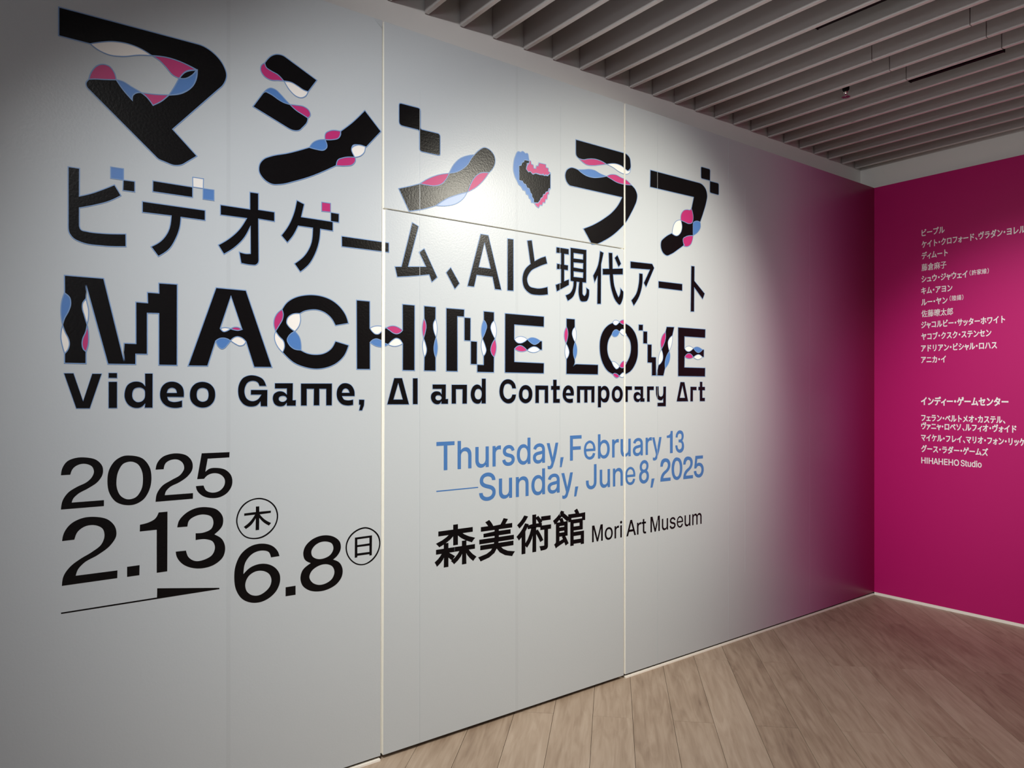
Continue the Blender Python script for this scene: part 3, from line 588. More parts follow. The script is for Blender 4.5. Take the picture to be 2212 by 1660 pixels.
K2541,12386 2572,12588s 2715,12820s 2939,12911s 3231,12911s 3528,12811s 3694,12593s 3694,12326s 3561,12108s 3297,11920s 3004,11757s 2875,11619s 2833,11499 3738,11497 3735,11303 2541,11305 2588,11588s 2747,11834s 2971,11983s 3264,12130s 3395,12271s 3451,12437s 3395,12611s 3231,12704s 3036,12697s 2875,12587s 2795,12388
G
K4550,12902s 4867,12795s 5081,12508s 5146,12109s 5081,11720s 4885,11402s 4620,11270s 4376,11274s 4100,11395s 3896,11701s 3835,12088s 3896,12504s 4100,12798s 4306,12903s|4515,12705s 4708,12628s 4849,12385s 4885,12088s 4831,11740s 4655,11501s 4428,11462s 4237,11576s 4117,11836s 4100,12126s 4169,12448s 4306,12652s
G
K5272,12389 5316,12592s 5480,12801s 5737,12896s 5998,12902s 6282,12799s 6442,12567s 6435,12302s 6301,12108s 6017,11906s 5700,11750s 5590,11619s 5560,11502 6465,11498 6461,11303 5272,11301 5316,11582s 5480,11827s 5775,12004s 6074,12184s 6176,12380s 6130,12564s 5980,12686s 5775,12697s 5590,12596s 5524,12389
G
K6751,12868 7698,12863 7690,12674 6951,12669 6872,12213 6998,12307s 7275,12323s 7556,12239s 7759,12007s 7788,11711s 7637,11430s 7355,11278s 7077,11269s 6763,11387s 6588,11598s 6558,11735 6814,11736 6900,11552s 7116,11460s 7355,11507s 7516,11690s 7528,11898s 7395,12074s 7156,12144s 6958,12092s 6829,11969 6600,11973
=L6
G
K2572,10307 2620,10549s 2811,10825s 3101,10969s 3494,10977s 3862,10844s 4066,10573s 4093,10301s 3930,10014s 3561,9738s 3166,9529s 3004,9346s 2945,9157 4128,9154 4121,8901 2566,8893 2620,9217s 2811,9486s 3068,9674s 3395,9855s 3661,10067s 3751,10341s 3694,10576s 3494,10705s 3231,10711s 3004,10561s 2907,10311
G
K4410,9229 4785,9233 4778,8898 4410,8896
G
K4796,10581 5081,10637s 5261,10736s 5370,10935 5645,10935 5638,8900 5308,8897 5308,10355 4789,10355
G
K5954,10362 5998,10558s 6225,10817s 6569,10967s 6919,10966s 7275,10837s 7463,10568s 7455,10277s 7176,9977 7435,9780s 7544,9474s 7475,9149s 7195,8918s 6802,8838s 6454,8893s 6111,9092s 5924,9400s 5905,9535 6236,9528 6320,9286s 6531,9127s 6841,9133s 7116,9281s 7195,9519s 7116,9736s 6919,9834s 6550,9854 6550,10091 6841,10090s 7077,10195s 7144,10394s 7077,10608s 6841,10715s 6531,10685s 6339,10562s 6282,10354
=L7
G
K2541,8055 5316,8064 5323,8372 7347,8060 7347,8015 2547,8010
=L8
Gr
K8763,11132s 9102,11012s 9364,10744s 9453,10408s 9380,10088s 9167,9819s 8875,9659s 8556,9640s 8241,9751s 8023,10015s 7924,10374s 7992,10684s 8178,10951s 8461,11101s|8753,11082s 9069,10973s 9314,10722s 9400,10397s 9324,10094s 9118,9857s 8843,9711s 8572,9686s 8266,9789s 8060,10042s 7973,10369s 8038,10663s 8216,10910s 8476,11058s
G
K8629,10823 8753,10824 8753,10624 9183,10621 9177,10540 8769,10526 8940,10331s 9190,10164 9108,10076 8908,10221s 8753,10399 8747,9958 8619,9959 8626,10396 8461,10173s 8272,10044 8194,10129 8398,10276s 8603,10533 8209,10528 8212,10614 8629,10627
=L9
G
K9502,8895 9183,8890 9102,9096s 8843,9188s 8524,9124s 8272,8871s 8184,8422 8429,8625s 8715,8703s 9037,8666s 9331,8494s 9512,8206s 9522,7942s 9396,7635s 9102,7391s 8779,7300s 8461,7340s 8147,7521s 7930,7875s 7859,8329s 7915,8794s 8116,9178s 8461,9405s 8908,9435s 9265,9286s 9446,9067s|9200,8057s 9118,8281s 8908,8426s 8619,8453s 8366,8315s 8250,8045s 8303,7782s 8492,7607s 8715,7560s 8972,7656s 9151,7837s
G
K9735,7694 10116,7693 10116,7350 9732,7356
G
K11339,9455s 11682,9339s 11902,9122s 11931,8842s 11792,8602s 11617,8471 11883,8314s 12012,8036s 11982,7764s 11792,7518s 11429,7353s 11001,7328s 10650,7429s 10373,7675s 10304,7953s 10373,8209s 10713,8462 10476,8629s 10414,8872s 10476,9098s 10720,9336s 11036,9450s|11357,9207s 11573,9095s 11628,8899s 11519,8690s 11249,8573s 10965,8589s 10772,8723s 10737,8913s 10842,9085s 11071,9208s|11357,8327s 11591,8201s 11671,7983s 11591,7755s 11321,7592s 11001,7585s 10755,7732s 10657,7932s 10737,8139s 10965,8291s
=L10
Gr
K13003,9586s 13340,9442s 13594,9163s 13654,8834s 13555,8489s 13301,8203s 12953,8075s 12648,8118s 12346,8336s 12160,8674s 12153,9022s 12309,9316s 12610,9525s|12991,9528s 13301,9400s 13535,9134s 13598,8834s 13496,8515s 13254,8252s 12934,8123s 12667,8165s 12391,8364s 12216,8684s 12208,8998s 12354,9268s 12640,9469s
G
K12534,9219 13281,9225 13270,8420 13165,8417 13165,8477 12640,8481 12636,8418 12527,8415|12640,9136 13165,9143 13165,8913 12640,8908|12640,8828 13165,8824 13165,8569 12640,8575
"""
GLYPHS = """
,188 38,-119 68,71 137,71 84,-119
0453 227,-7 191,-3 158,7 130,24 105,48 85,77 69,113 57,155 50,202 48,254 50,306 57,353 69,395 85,431 106,461 130,484 159,502 191,512 227,516 262,512 295,502 323,484 348,461 368,431 384,395 396,353 403,306 405,254 403,202 396,155 384,113 368,77 348,48 323,24 295,7 263,-3|227,50 250,52 271,60 290,74 306,92 320,116 330,144 338,176 342,213 344,254 342,295 338,332 330,365 320,393 306,416 290,435 271,449 250,457 227,460 203,457 182,449 163,435 147,416 134,393 123,365 115,332 111,295 109,254 111,213 115,176 123,144 134,116 147,92 163,74 182,60 203,52
1453 76,0 76,55 391,55 391,0|276,509 276,0 212,0 212,448 209,448 86,358 86,427 198,509
2453 64,0 64,47 234,229 252,248 268,266 282,282 294,298 303,312 311,327 316,341 319,356 320,371 319,389 315,405 308,419 298,431 287,441 273,449 258,455 241,458 224,460 205,458 188,454 172,447 159,438 148,427 139,413 132,398 128,381 127,362 66,362 68,391 75,418 86,442 102,464 121,482 143,496 168,507 196,513 225,516 254,513 281,507 306,497 328,482 346,465 361,445 372,423 379,398 381,372 380,354 377,336 371,318 363,299 351,280 336,259 317,235 294,209 267,180 153,60 153,57 389,57 389,0
3453 218,-7 188,-5 159,1 133,10 108,22 88,38 70,57 57,79 48,104 44,132 109,132 112,115 118,100 126,87 137,76 150,66 165,59 182,54 200,51 219,50 239,51 258,55 275,61 291,69 304,80 315,93 323,108 328,125 329,145 328,163 323,180 316,196 306,211 292,223 275,234 254,241 229,246 201,248 157,248 157,299 288,448 288,452 70,452 70,509 372,509 372,461 211,278 211,289 247,290 279,286 308,276 333,262 354,244 371,222 383,198 391,173 393,145 390,116 383,90 370,66 354,45 333,27 309,12 281,2 251,-5
5453 221,-7 192,-5 165,1 140,11 118,25 99,41 83,60 71,82 63,105 60,130 122,130 125,115 130,102 138,89 148,78 160,68 173,60 188,54 204,51 221,50 241,51 259,56 276,64 291,75 304,89 314,104 322,122 326,141 328,162 326,183 321,203 314,221 303,237 290,251 275,262 257,270 238,275 218,277 201,276 184,273 167,268 152,262 139,255 128,246 67,253 96,509 366,509 366,452 151,452 134,301 136,301 148,311 162,318 178,325 194,330 212,333 229,334 252,332 274,328 294,321 313,311 330,299 345,285 358,269 370,251 379,231 386,210 390,187 391,163 388,132 381,102 369,76 352,52 332,32 309,15 282,3 253,-4
8453 226,-7 193,-5 163,1 136,11 111,25 91,42 74,62 62,84 54,109 52,135 53,156 58,176 65,195 75,212 87,228 101,241 117,252 134,260 153,265 153,267 129,276 109,289 93,308 80,330 73,354 70,380 73,405 79,429 90,450 106,469 124,485 146,498 170,508 197,514 226,516 255,514 282,508 306,498 328,485 346,469 361,450 373,429 379,405 382,380 379,354 372,330 359,308 343,289 323,276 300,267 300,265 319,260 335,252 351,241 365,228 377,212 387,195 395,176 399,156 401,135 398,109 391,84 378,62 362,42 341,25 317,11 289,1 259,-5|226,49 248,50 267,54 285,60 300,69 313,79 323,91 331,106 335,121 337,139 335,157 330,173 322,189 312,202 298,213 283,223 265,230 247,234 226,235 206,234 187,230 169,223 154,213 140,202 130,189 122,173 117,157 115,139 117,121 121,106 129,91 139,79 152,69 167,60 185,54 205,50|226,290 244,291 260,294 274,300 287,308 298,318 307,330 314,344 318,359 319,376 318,392 314,407 308,420 299,432 288,442 275,449 260,455 244,459 226,460 208,459 192,455 177,449 164,442 153,432 145,420 138,407 134,392 133,376 134,359 138,344 145,330 154,318 165,308 178,300 193,294 209,291
A480 16,0 201,509 276,509 463,0 395,0 287,302 280,323 272,346 264,372 255,402 244,438 232,478 245,478 233,437 222,402 213,371 204,345 197,322 191,302 85,0|110,142 110,199 370,199 370,142
E419 60,0 60,509 372,509 372,452 125,452 125,286 355,286 355,229 125,229 125,57 375,57 375,0
F410 60,0 60,509 369,509 369,452 125,452 125,278 346,278 346,221 125,221 125,0
H517 60,0 60,509 125,509 125,289 392,289 392,509 457,509 457,0 392,0 392,232 125,232 125,0
I301 31,0 31,57 118,57 118,452 31,452 31,509 269,509 269,452 183,452 183,57 269,57 269,0
J396 185,-7 143,-2 106,11 75,33 52,63 38,100 33,145 33,173 98,173 98,145 100,117 108,93 122,74 139,61 160,53 185,50 209,53 230,61 248,74 261,93 269,117 272,145 272,509 336,509 336,145 332,100 318,63 294,33 263,11 227,-2
M628 60,0 60,509 152,509 277,187 280,179 284,170 287,159 299,123 303,110 307,97 311,84 315,71 319,60 322,49 307,49 318,83 330,121 334,134 338,146 342,158 346,169 349,179 352,187 476,509 568,509 568,0 504,0 504,291 504,327 505,340 505,354 505,369 506,413 507,457 513,457 508,441 503,425 498,409 482,363 477,348 472,335 467,322 463,310 459,300 456,291 342,0 286,0 170,291 167,300 163,310 159,321 145,361 140,376 134,392 129,408 124,424 118,441 112,457 119,457 120,416 121,372 122,328 122,315 122,302 122,291 122,0
O533 267,-7 225,-3 186,7 150,25 119,49 92,79 70,115 53,157 44,203 40,254 44,305 53,352 70,393 92,429 119,459 150,484 186,501 225,512 267,516 309,512 348,501 384,484 415,459 442,429 464,393 480,352 490,305 493,254 490,203 480,157 464,115 442,79 415,49 384,25 348,7 309,-3|267,53 296,55 324,63 349,76 372,94 392,116 408,144 420,176 428,213 430,254 428,295 420,332 408,365 392,392 372,415 349,433 324,446 296,453 267,456 237,453 210,445 184,433 161,415 142,392 125,364 113,332 106,295 103,254 106,213 113,176 125,144 142,117 161,94 184,76 210,63 237,55
S447 224,-9 188,-7 156,-1 128,9 102,23 81,40 64,60 51,83 42,109 38,137 104,137 108,118 114,102 123,88 136,76 150,66 166,59 185,53 204,50 224,49 246,50 267,54 286,60 303,69 317,79 329,92 338,106 344,122 346,139 344,154 340,168 332,179 322,189 310,197 296,205 280,211 263,217 245,222 184,239 145,253 112,269 86,289 67,313 56,341 52,372 54,400 62,425 75,448 92,468 113,484 138,498 165,508 195,514 227,516 259,514 289,508 316,498 340,484 360,468 377,449 390,427 398,403 401,378 337,378 332,402 320,421 302,437 280,449 254,456 225,459 204,457 185,454 167,448 152,440 139,430 129,418 121,405 117,391 115,376 117,359 122,345 131,334 142,324 155,315 169,308 184,302 198,297 212,293 264,279 279,275 295,270 312,264 328,256 344,248 359,238 372,226 384,213 395,198 402,180 407,161 408,139 406,112 399,87 386,64 370,43 349,25 323,11 294,0 261,-7
T449 32,452 32,509 417,509 417,452 257,452 257,0 193,0 193,452
a389 160,-9 137,-7 115,-3 94,5 76,15 60,29 48,45 38,63 32,84 30,108 32,128 36,146 43,161 53,174 64,184 78,193 92,200 108,206 125,211 143,214 161,217 178,220 200,223 218,225 234,227 247,229 257,231 265,235 271,240 274,246 276,255 276,257 275,272 272,285 267,297 260,307 251,315 240,322 227,327 212,330 196,331 178,330 163,327 149,322 137,316 127,309 118,301 110,292 104,283 100,274 41,291 51,313 64,331 79,346 95,358 114,368 133,375 153,380 173,383 194,384 208,384 223,382 239,379 255,375 271,369 286,360 300,350 312,336 322,320 330,301 335,278 337,251 337,0 277,0 277,52 272,52 267,43 260,34 252,25 242,16 229,8 215,1 199,-4 181,-7|170,45 192,47 211,51 228,59 242,68 254,80 263,93 270,108 274,122 276,138 276,190 272,187 267,184 259,182 251,180 241,178 231,176 221,174 210,173 200,171 175,168 161,166 147,163 134,159 122,153 112,147 103,139 97,130 93,118 92,105 93,93 96,82 102,72 109,64 119,57 130,52 142,48 156,46
b424 229,-8 208,-7 189,-3 172,4 159,12 147,21 138,31 130,41 123,50 118,59 112,59 112,0 53,0 53,509 114,509 114,319 118,319 123,327 130,336 137,346 147,355 158,364 171,373 188,379 207,383 229,384 259,382 287,374 313,361 335,342 354,320 370,293 381,261 388,227 390,189 388,151 381,116 370,84 355,57 336,34 313,16 288,3 260,-6|220,47 242,49 262,55 279,66 294,80 306,97 316,117 323,139 327,163 328,189 327,215 323,239 316,261 307,281 295,298 280,311 262,322 243,328 220,330 198,328 178,322 161,312 147,299 134,282 125,263 118,241 114,216 113,189 114,162 118,138 125,115 135,95 147,78 162,65 179,55 198,49
d424 195,-8 165,-6 137,3 111,16 89,34 70,57 55,84 43,116 36,151 34,189 36,227 43,261 55,293 70,320 89,342 112,361 137,374 165,382 196,384 218,383 237,379 253,373 267,364 278,355 287,346 295,336 301,327 306,319 311,319 311,509 372,509 372,0 313,0 313,59 307,59 301,50 295,41 287,31 277,21 266,12 252,4 236,-3 217,-7|205,47 226,49 246,55 263,65 278,78 290,95 299,115 306,138 310,162 312,189 310,216 306,241 300,263 290,282 278,299 263,312 246,322 227,328 205,330 182,328 162,322 145,311 130,298 118,281 108,261 102,239 98,215 96,189 98,163 102,139 109,117 118,97 130,80 145,66 162,55 182,49
e404 212,-8 177,-5 145,3 117,16 92,35 72,58 56,85 44,116 37,150 34,187 36,224 44,258 55,290 71,317 91,340 115,359 142,373 172,382 205,384 226,383 246,380 266,374 285,366 303,355 319,341 334,324 347,305 357,282 365,256 370,227 371,194 371,169 75,169 75,221 338,221 310,202 308,226 304,248 298,269 288,286 277,301 263,314 246,323 227,328 205,330 183,328 164,323 146,313 131,301 119,286 109,270 102,251 97,231 96,211 96,178 98,151 102,127 110,106 121,88 135,73 151,61 169,53 190,48 212,46 227,47 241,49 254,53 265,58 276,65 285,73 294,82 300,93 306,105 365,91 358,72 348,55 335,39 320,26 302,14 283,4 261,-3 237,-7
h410 114,227 114,0 53,0 53,509 114,509 114,287 102,287 116,319 132,344 152,362 175,374 200,382 227,384 252,383 275,377 295,369 313,356 328,340 341,321 350,298 355,271 357,240 357,0 296,0 296,235 293,263 286,286 273,304 256,318 235,326 210,329 192,328 176,324 161,317 147,308 136,297 126,283 119,266 115,248
i167 53,0 53,379 114,379 114,0|84,443 73,444 63,448 54,455 47,463 43,472 41,483 43,494 47,504 54,512 63,518 73,522 84,524 95,522 105,518 114,512 121,504 125,494 126,483 125,472 121,463 114,455 105,448 95,444
m610 53,0 53,379 112,379 112,295 108,295 114,314 122,331 132,346 144,358 158,368 172,376 187,382 203,385 219,386 245,383 268,375 287,361 303,342 314,320 321,295 312,295 318,312 326,329 337,343 350,356 364,366 381,375 398,381 417,385 437,386 458,385 478,380 497,372 514,361 529,346 541,328 550,307 555,283 557,255 557,0 496,0 496,254 493,279 485,298 473,313 456,323 438,329 419,330 402,329 387,326 374,320 363,312 353,302 345,290 340,277 336,263 335,247 335,0 274,0 274,260 272,280 265,297 253,311 238,322 220,328 199,330 185,329 171,326 158,320 145,312 135,302 126,289 119,274 115,257 114,238 114,0
n410 114,227 114,0 53,0 53,379 112,379 112,287 102,287 116,319 132,344 152,362 175,374 200,382 227,384 252,383 275,377 295,369 313,356 328,340 341,321 350,298 355,271 357,240 357,0 296,0 296,235 293,263 286,286 273,304 256,318 235,326 210,329 192,328 176,324 161,317 147,308 136,297 126,283 119,266 115,248
o415 207,-8 174,-5 144,3 117,16 93,35 72,58 56,85 44,116 37,150 34,187 37,225 44,260 56,291 72,318 93,341 117,360 144,374 174,382 207,384 241,382 271,374 299,360 323,341 343,318 359,291 371,260 379,225 381,187 379,150 371,116 359,85 343,58 323,35 299,16 271,3 241,-5|207,46 231,49 252,55 270,66 285,80 298,97 307,117 314,139 318,163 319,187 318,212 314,236 307,258 298,278 285,296 270,310 252,321 231,328 207,330 184,328 163,321 145,310 130,296 118,278 108,258 102,236 98,212 96,187 98,163 102,139 108,117 118,97 130,80 145,66 163,55 184,49
r259 53,0 53,379 112,379 112,321 115,321 124,339 137,354 152,367 171,377 191,383 213,385 218,385 223,385 229,384 243,384 243,322 241,323 236,324 230,324 223,325 215,326 207,326 190,324 174,321 159,315 146,306 135,296 126,284 119,269 115,254 114,237 114,0
s365 182,-8 157,-7 133,-3 112,3 93,12 76,24 62,38 50,54 41,73 36,94 94,107 101,87 111,72 124,60 141,52 160,47 181,45 206,47 227,53 244,62 258,74 265,88 268,103 266,115 262,126 254,136 243,144 229,150 212,155 149,170 118,180 92,192 72,208 58,227 50,249 47,274 49,295 55,314 65,332 79,347 95,360 115,370 137,378 161,383 187,384 212,383 234,379 254,372 271,363 286,352 299,339 309,324 318,308 324,290 268,277 262,291 254,304 243,316 228,325 210,331 187,333 166,331 147,326 131,317 119,305 111,292 109,277 110,264 115,253 124,243 136,235 152,229 172,223 229,209 261,200 287,187 306,171 320,153 328,131 331,107 329,85 323,65 312,47 298,31 281,18 260,6 236,-2 210,-7
t227 204,379 204,327 6,327 6,379|65,471 126,471 126,98 127,83 130,70 136,61 144,55 156,51 170,50 175,50 180,50 185,51 191,52 197,53 202,54 213,2 207,0 200,-2 192,-3 184,-3 176,-4 168,-4 138,-1 113,7 92,21 77,41 68,64 65,93
u410 182,-5 158,-3 135,2 115,11 97,23 82,39 69,59 60,82 54,109 53,139 53,379 114,379 114,144 116,117 124,94 137,75 154,61 175,53 200,50 218,51 234,55 249,62 263,71 274,83 283,97 290,113 295,132 296,153 296,379 357,379 357,0 298,0 298,92 307,92 294,60 277,35 257,17 234,5 209,-3
y389 47,-139 61,-86 71,-87 83,-89 94,-90 104,-89 113,-86 122,-81 130,-74 138,-64 145,-51 151,-36 163,-1 17,379 84,379 165,155 173,132 180,109 187,87 193,64 199,42 206,21 184,21 190,42 196,64 202,87 209,110 216,132 224,155 305,379 371,379 204,-58 196,-77 187,-93 177,-107 165,-119 153,-128 139,-136 125,-141 109,-144 91,-145 82,-145 73,-144 65,-143 57,-142 52,-140
"""
LINES = {
 'L1': ('huge black katakana title with twisted pink, blue and white strands, topmost on grey wall', 'title_lettering', .0034),
 'L2': ('large black Japanese subtitle line with small coloured pixel squares below the katakana title', 'subtitle_lettering', .0030),
 'L3': ('large black Latin capitals reading MACHINE LOVE with twisted coloured strands', 'title_lettering', .0032),
 'L4': ('bold black line reading Video Game, AI and Contemporary Art', 'subtitle_lettering', .0016),
 'L5': ('black numerals reading 2025 at the left of the grey wall', 'date_numerals', 0),
 'L6': ('black numerals reading 2.13, the largest date figures', 'date_numerals', 0),
 'L7': ('thin black line ending in a long wedge under the figures 2.13', 'date_arrow', 0),
 'L8': ('black ringed character for Thursday at upper right of the figures 2.13', 'day_emblem', 0),
 'L9': ('black numerals reading 6.8 left of the door joint', 'date_numerals', 0),
 'L10': ('black ringed character for Sunday touching the door joint', 'day_emblem', 0)}
COL = {'K': M_BLK, 'B': M_BLUE, 'P': M_PINK, 'W': M_WHT, 'X': M_GLARE}
SUB = {'B': 'blue_strand', 'P': 'pink_strand', 'W': 'white_strand', 'X': 'glare_strand'}
cur = None; DIG = []; SEQ = {'L5': '20x5', 'L6': 'xx13', 'L9': 'xx8'}; key = None; cnt = 0
def flush():
    global cur
    if not cur: return
    root, width, name, blacks, cols, rib = cur
    if blacks: lt = plate(name, blacks, onleft, .0004, M_BLK, root)
    else: lt = root
    for i, (k, pl) in enumerate(cols): plate(SUB[k], [pl], onleft, .0007 + i*.00004, COL[k], lt)
    if width and rib: plate('outline', rib, onleft, .0012, M_LINE, lt, True, .00005)
    cur = None
for ln in DATA.strip().split('\n'):
    if ln[0] == '=':
        flush(); key = ln[1:]; cnt = 0; lab, nm, wd = LINES[key]
        root = empty(nm, (0, 0, 0)); tag(root, lab, 'lettering', 'printed lettering on the grey wall')
        continue
    if ln[0] == 'G':
        flush(); cur = [root, wd, {'h': 'heart', 'r': 'ring'}.get(ln[1:], 'letter'), [], [], []]; continue
    loops = [catmull(p) for p in ln[1:].split('|')]
    loops = [orient(l, i == 0) for i, l in enumerate(loops)]
    pl = fill(loops)
    if key in SEQ:
        ch = SEQ[key][cnt]; cnt += 1
        if ch in '02538': yb = min(v.y for v in loops[0]); hh = max(v.y for v in loops[0])-yb; DIG.append((ch, .28/((.1143)*(hh/.1304)), yb, hh, loops))
    if ln[0] == 'K': cur[3].append(pl)
    else: cur[4].append((ln[0], pl))
    if ln[0] != 'B' or True: cur[5] += [ribbon(l, wd) for l in loops]
flush()

# Latin text from plain grotesque outlines: units of 1/1000
GLY = {}
for ln in GLYPHS.strip().split('\n'):
    ch = ln[0]; adv, rest = ln[1:].split(' ', 1)
    GLY[ch] = (int(adv), [[Vector(tuple(map(float, p.split(',')))) for p in s.split()] for s in rest.split('|')])
CAP = 506.0
GLY['I'] = (200, [[Vector(p) for p in ((62, 0), (135, 0), (135, 506), (62, 506))]])
def own(ch, adv, s): GLY[ch] = (adv, [[v*1e4 for v in catmull(p)] for p in s.split('|')])
own('e', 392, '355,172 92,172 104,105s 145,52s 205,38s 262,60s 297,115 350,105 308,28s 200,-8s 85,45s 38,190s 82,332s 200,386s 312,335s 356,230s|94,218 118,296s 200,340s 278,296s 299,218')
own('M', 560, '50,0 50,506 142,506 277,95 412,506 502,506 502,0 438,0 438,405 304,0 250,0 114,405 114,0')
own('A', 432, '4,0 71,0 116,132 316,132 360,0 428,0 252,506 180,506|137,195 216,420 294,195')
own('y', 325, '12,378 77,378 166,72 250,378 311,378 190,-40s 150,-118s 92,-142s 36,-134 36,-84 88,-90s 120,-62s 137,-4')
own('1', 300, '70,362 70,402 130,415s 165,445s 178,506 228,506 228,0 162,0 162,362')
for ch, sx_, yb, hh, L in DIG:
    x_ = min(v.x for v in L[0]); GLY[ch] = (round((max(v.x for v in L[0])-x_)*sx_*1e3)+34, [[Vector(((v.x-x_)*1e3*sx_+17, (v.y-yb)*520/hh-8)) for v in l] for l in L])
def cfill(loops):
    c = bpy.data.curves.new('tmp', 'CURVE'); c.dimensions = '2D'; c.fill_mode = 'BOTH'
    for l in loops:
        s = c.splines.new('POLY'); s.points.add(len(l)-1); s.use_cyclic_u = True
        for p, q in zip(s.points, l): p.co = (q.x, q.y, 0, 1)
    o = bpy.data.objects.new('tmp', c); C.objects.link(o); me = bpy.data.meshes.new_from_object(o)
    vs = [Vector((v.co.x, v.co.y)) for v in me.vertices]; fs = []
    for f in me.polygons:
        ids = tuple(f.vertices); fs.append(ids if area([vs[i] for i in ids]) > 0 else ids[::-1])
    bpy.data.objects.remove(o); bpy.data.curves.remove(c); bpy.data.meshes.remove(me)
    return vs, fs
def latin(word, u0, u1, base, cap, bold, shear=0):
    """list of letters (each a list of fills) of a word fitted between u0 and u1"""
    x = 0; raw = []
    for ch in word:
        adv, loops = GLY[ch]; raw.append([[Vector((v.x+x, v.y)) for v in l] for l in loops]); x += adv
    xs = [v.x for g_ in raw for l in g_ for v in l]; a, b = min(xs), max(xs); sx = (u1-u0-2*bold)/(b-a); sy = cap/CAP
    res = []
    for g_ in raw:
        L = [[Vector((u0+bold+(v.x-a)*sx, base+v.y*sy)) for v in l] for l in g_]
        if len(L) > 1 and area(max(L, key=lambda l: abs(area(l)))) < 0 or area(max(L, key=lambda l: abs(area(l)))) < 0: L = [l[::-1] for l in L]
        fs = [cfill(L)]
        for l in L:
            o_ = offs(l, bold); n = len(l); fs.append((l+o_, [(i, i+n, (i+1) % n+n, (i+1) % n) for i in range(n)]))
        res.append(fs)
    return res
def words(name, label, ws, base, cap, bold, m, place=onleft, group='printed lettering on the grey wall', extra=None, cut=True):
    root = empty(name); tag(root, label, 'lettering', group)
    for w_, a, b in ws:
        for fs in latin(w_, a, b, base, cap, bold): plate('letter', fs, place, .0004, m, root, cut)
    if extra: plate('dash', [extra], place, .0004, m, root, cut)
    return root
words('date_line', 'blue line reading Thursday, February 13', [('Thursday,', 1.6306, 2.3538), ('February', 2.3958, 3.0646), ('13', 3.1082, 3.2532)], 1.1650, .1195, .0018, M_TXB)
words('date_line', 'blue line reading Sunday, June 8, 2025 after a long dash', [('Sunday,', 1.853, 2.4501), ('June', 2.5026, 2.8585), ('8,', 2.8872, 3.0082), ('2025', 3.0552, 3.4272)], 1.0145, .1195, .0018, M_TXB,
      extra=([Vector(p) for p in ((1.6303, 1.0723), (1.8477, 1.0728), (1.8477, 1.0777), (1.6303, 1.0775))], [(0, 1, 2, 3)]))
words('venue_lettering', 'thin black Latin venue name under the blue dates', [('Mori', 2.5442, 2.7593), ('Art', 2.791, 2.9426), ('Museum', 2.9762, 3.4079)], .7435, .0823, .0008, M_BLK)

# Japanese text through Blender's own built-in font
CACHE = {}
def glyph(ch):
    if ch in CACHE: return CACHE[ch]
    c = bpy.data.curves.new('tmp', 'FONT'); c.body = ch; c.size = 1; c.resolution_u = 3
    o = bpy.data.objects.new('tmp', c); C.objects.link(o)
    me = bpy.data.meshes.new_from_object(o)
    bm = bmesh.new(); bm.from_mesh(me); bmesh.ops.remove_doubles(bm, verts=bm.verts[:], dist=1e-5)
    bm.verts.index_update(); vs = [Vector((v.co.x, v.co.y)) for v in bm.verts]; fs = []
    for f in bm.faces:
        ids = [v.index for v in f.verts]; a_ = area([vs[i] for i in ids]); fs.append(tuple(ids if a_ > 0 else ids[::-1]))
    bd = {}                                            # boundary half edges, interior on the left
    es = {(f[i-1], f[i]) for f in fs for i in range(len(f))}
    for a_, b_ in es:
        if (b_, a_) not in es: bd.setdefault(a_, []).append(b_)
    loops = []
    while bd:
        st = next(iter(bd)); lp = [st]; cur_ = bd[st].pop()
        if not bd[st]: del bd[st]
        while cur_ != st and cur_ in bd:
            lp.append(cur_); nx = bd[cur_].pop()
            if not bd[cur_]: del bd[cur_]
            cur_ = nx
        loops.append([vs[i] for i in lp])
    bm.free(); bpy.data.objects.remove(o); bpy.data.curves.remove(c); bpy.data.meshes.remove(me)
    CACHE[ch] = (vs, fs, loops); return CACHE[ch]
def cjk_geo(ch, sx, sy, ox, oy, bold):
    vs, fs, loops = glyph(ch); tr = lambda v: Vector((ox+v.x*sx, oy+v.y*sy))
    out = [([tr(v) for v in vs], fs)]
    for lp in loops:
        l = [tr(v) for v in lp]; n = len(l); o_ = offs(l, bold)
        out.append((l+o_, [(i, i+n, (i+1) % n+n, (i+1) % n) for i in range(n)]))
    return out
def ext(ch):
    vs = glyph(ch)[0]; return min(v.x for v in vs), max(v.x for v in vs), min(v.y for v in vs), max(v.y for v in vs)
vn = empty('venue_lettering'); tag(vn, 'four bold black kanji of the venue name below the blue dates', 'lettering', 'printed lettering on the grey wall')
for ch, a, b in zip('森美術館', (1.6232, 1.8505, 2.0648, 2.2876), (1.8362, 2.0507, 2.2739, 2.4973)):
    e = ext(ch); bd = .0042; sx = (b-a-2*bd)/(e[1]-e[0]); sy = (.9225-.7425-2*bd)/(e[3]-e[2])
    plate('letter', cjk_geo(ch, sx, sy, a+bd-e[0]*sx, .7425+bd-e[2]*sy, bd), onleft, .0004, M_BLK, vn)
NARROW = {'・': .5, '、': .55, '（': .5, '）': .45, 'ャ': .78, 'ュ': .85, 'ッ': .85, 'ィ': .8, 'ェ': .85, 'ォ': .85, 'ァ': .8, ' ': .4}
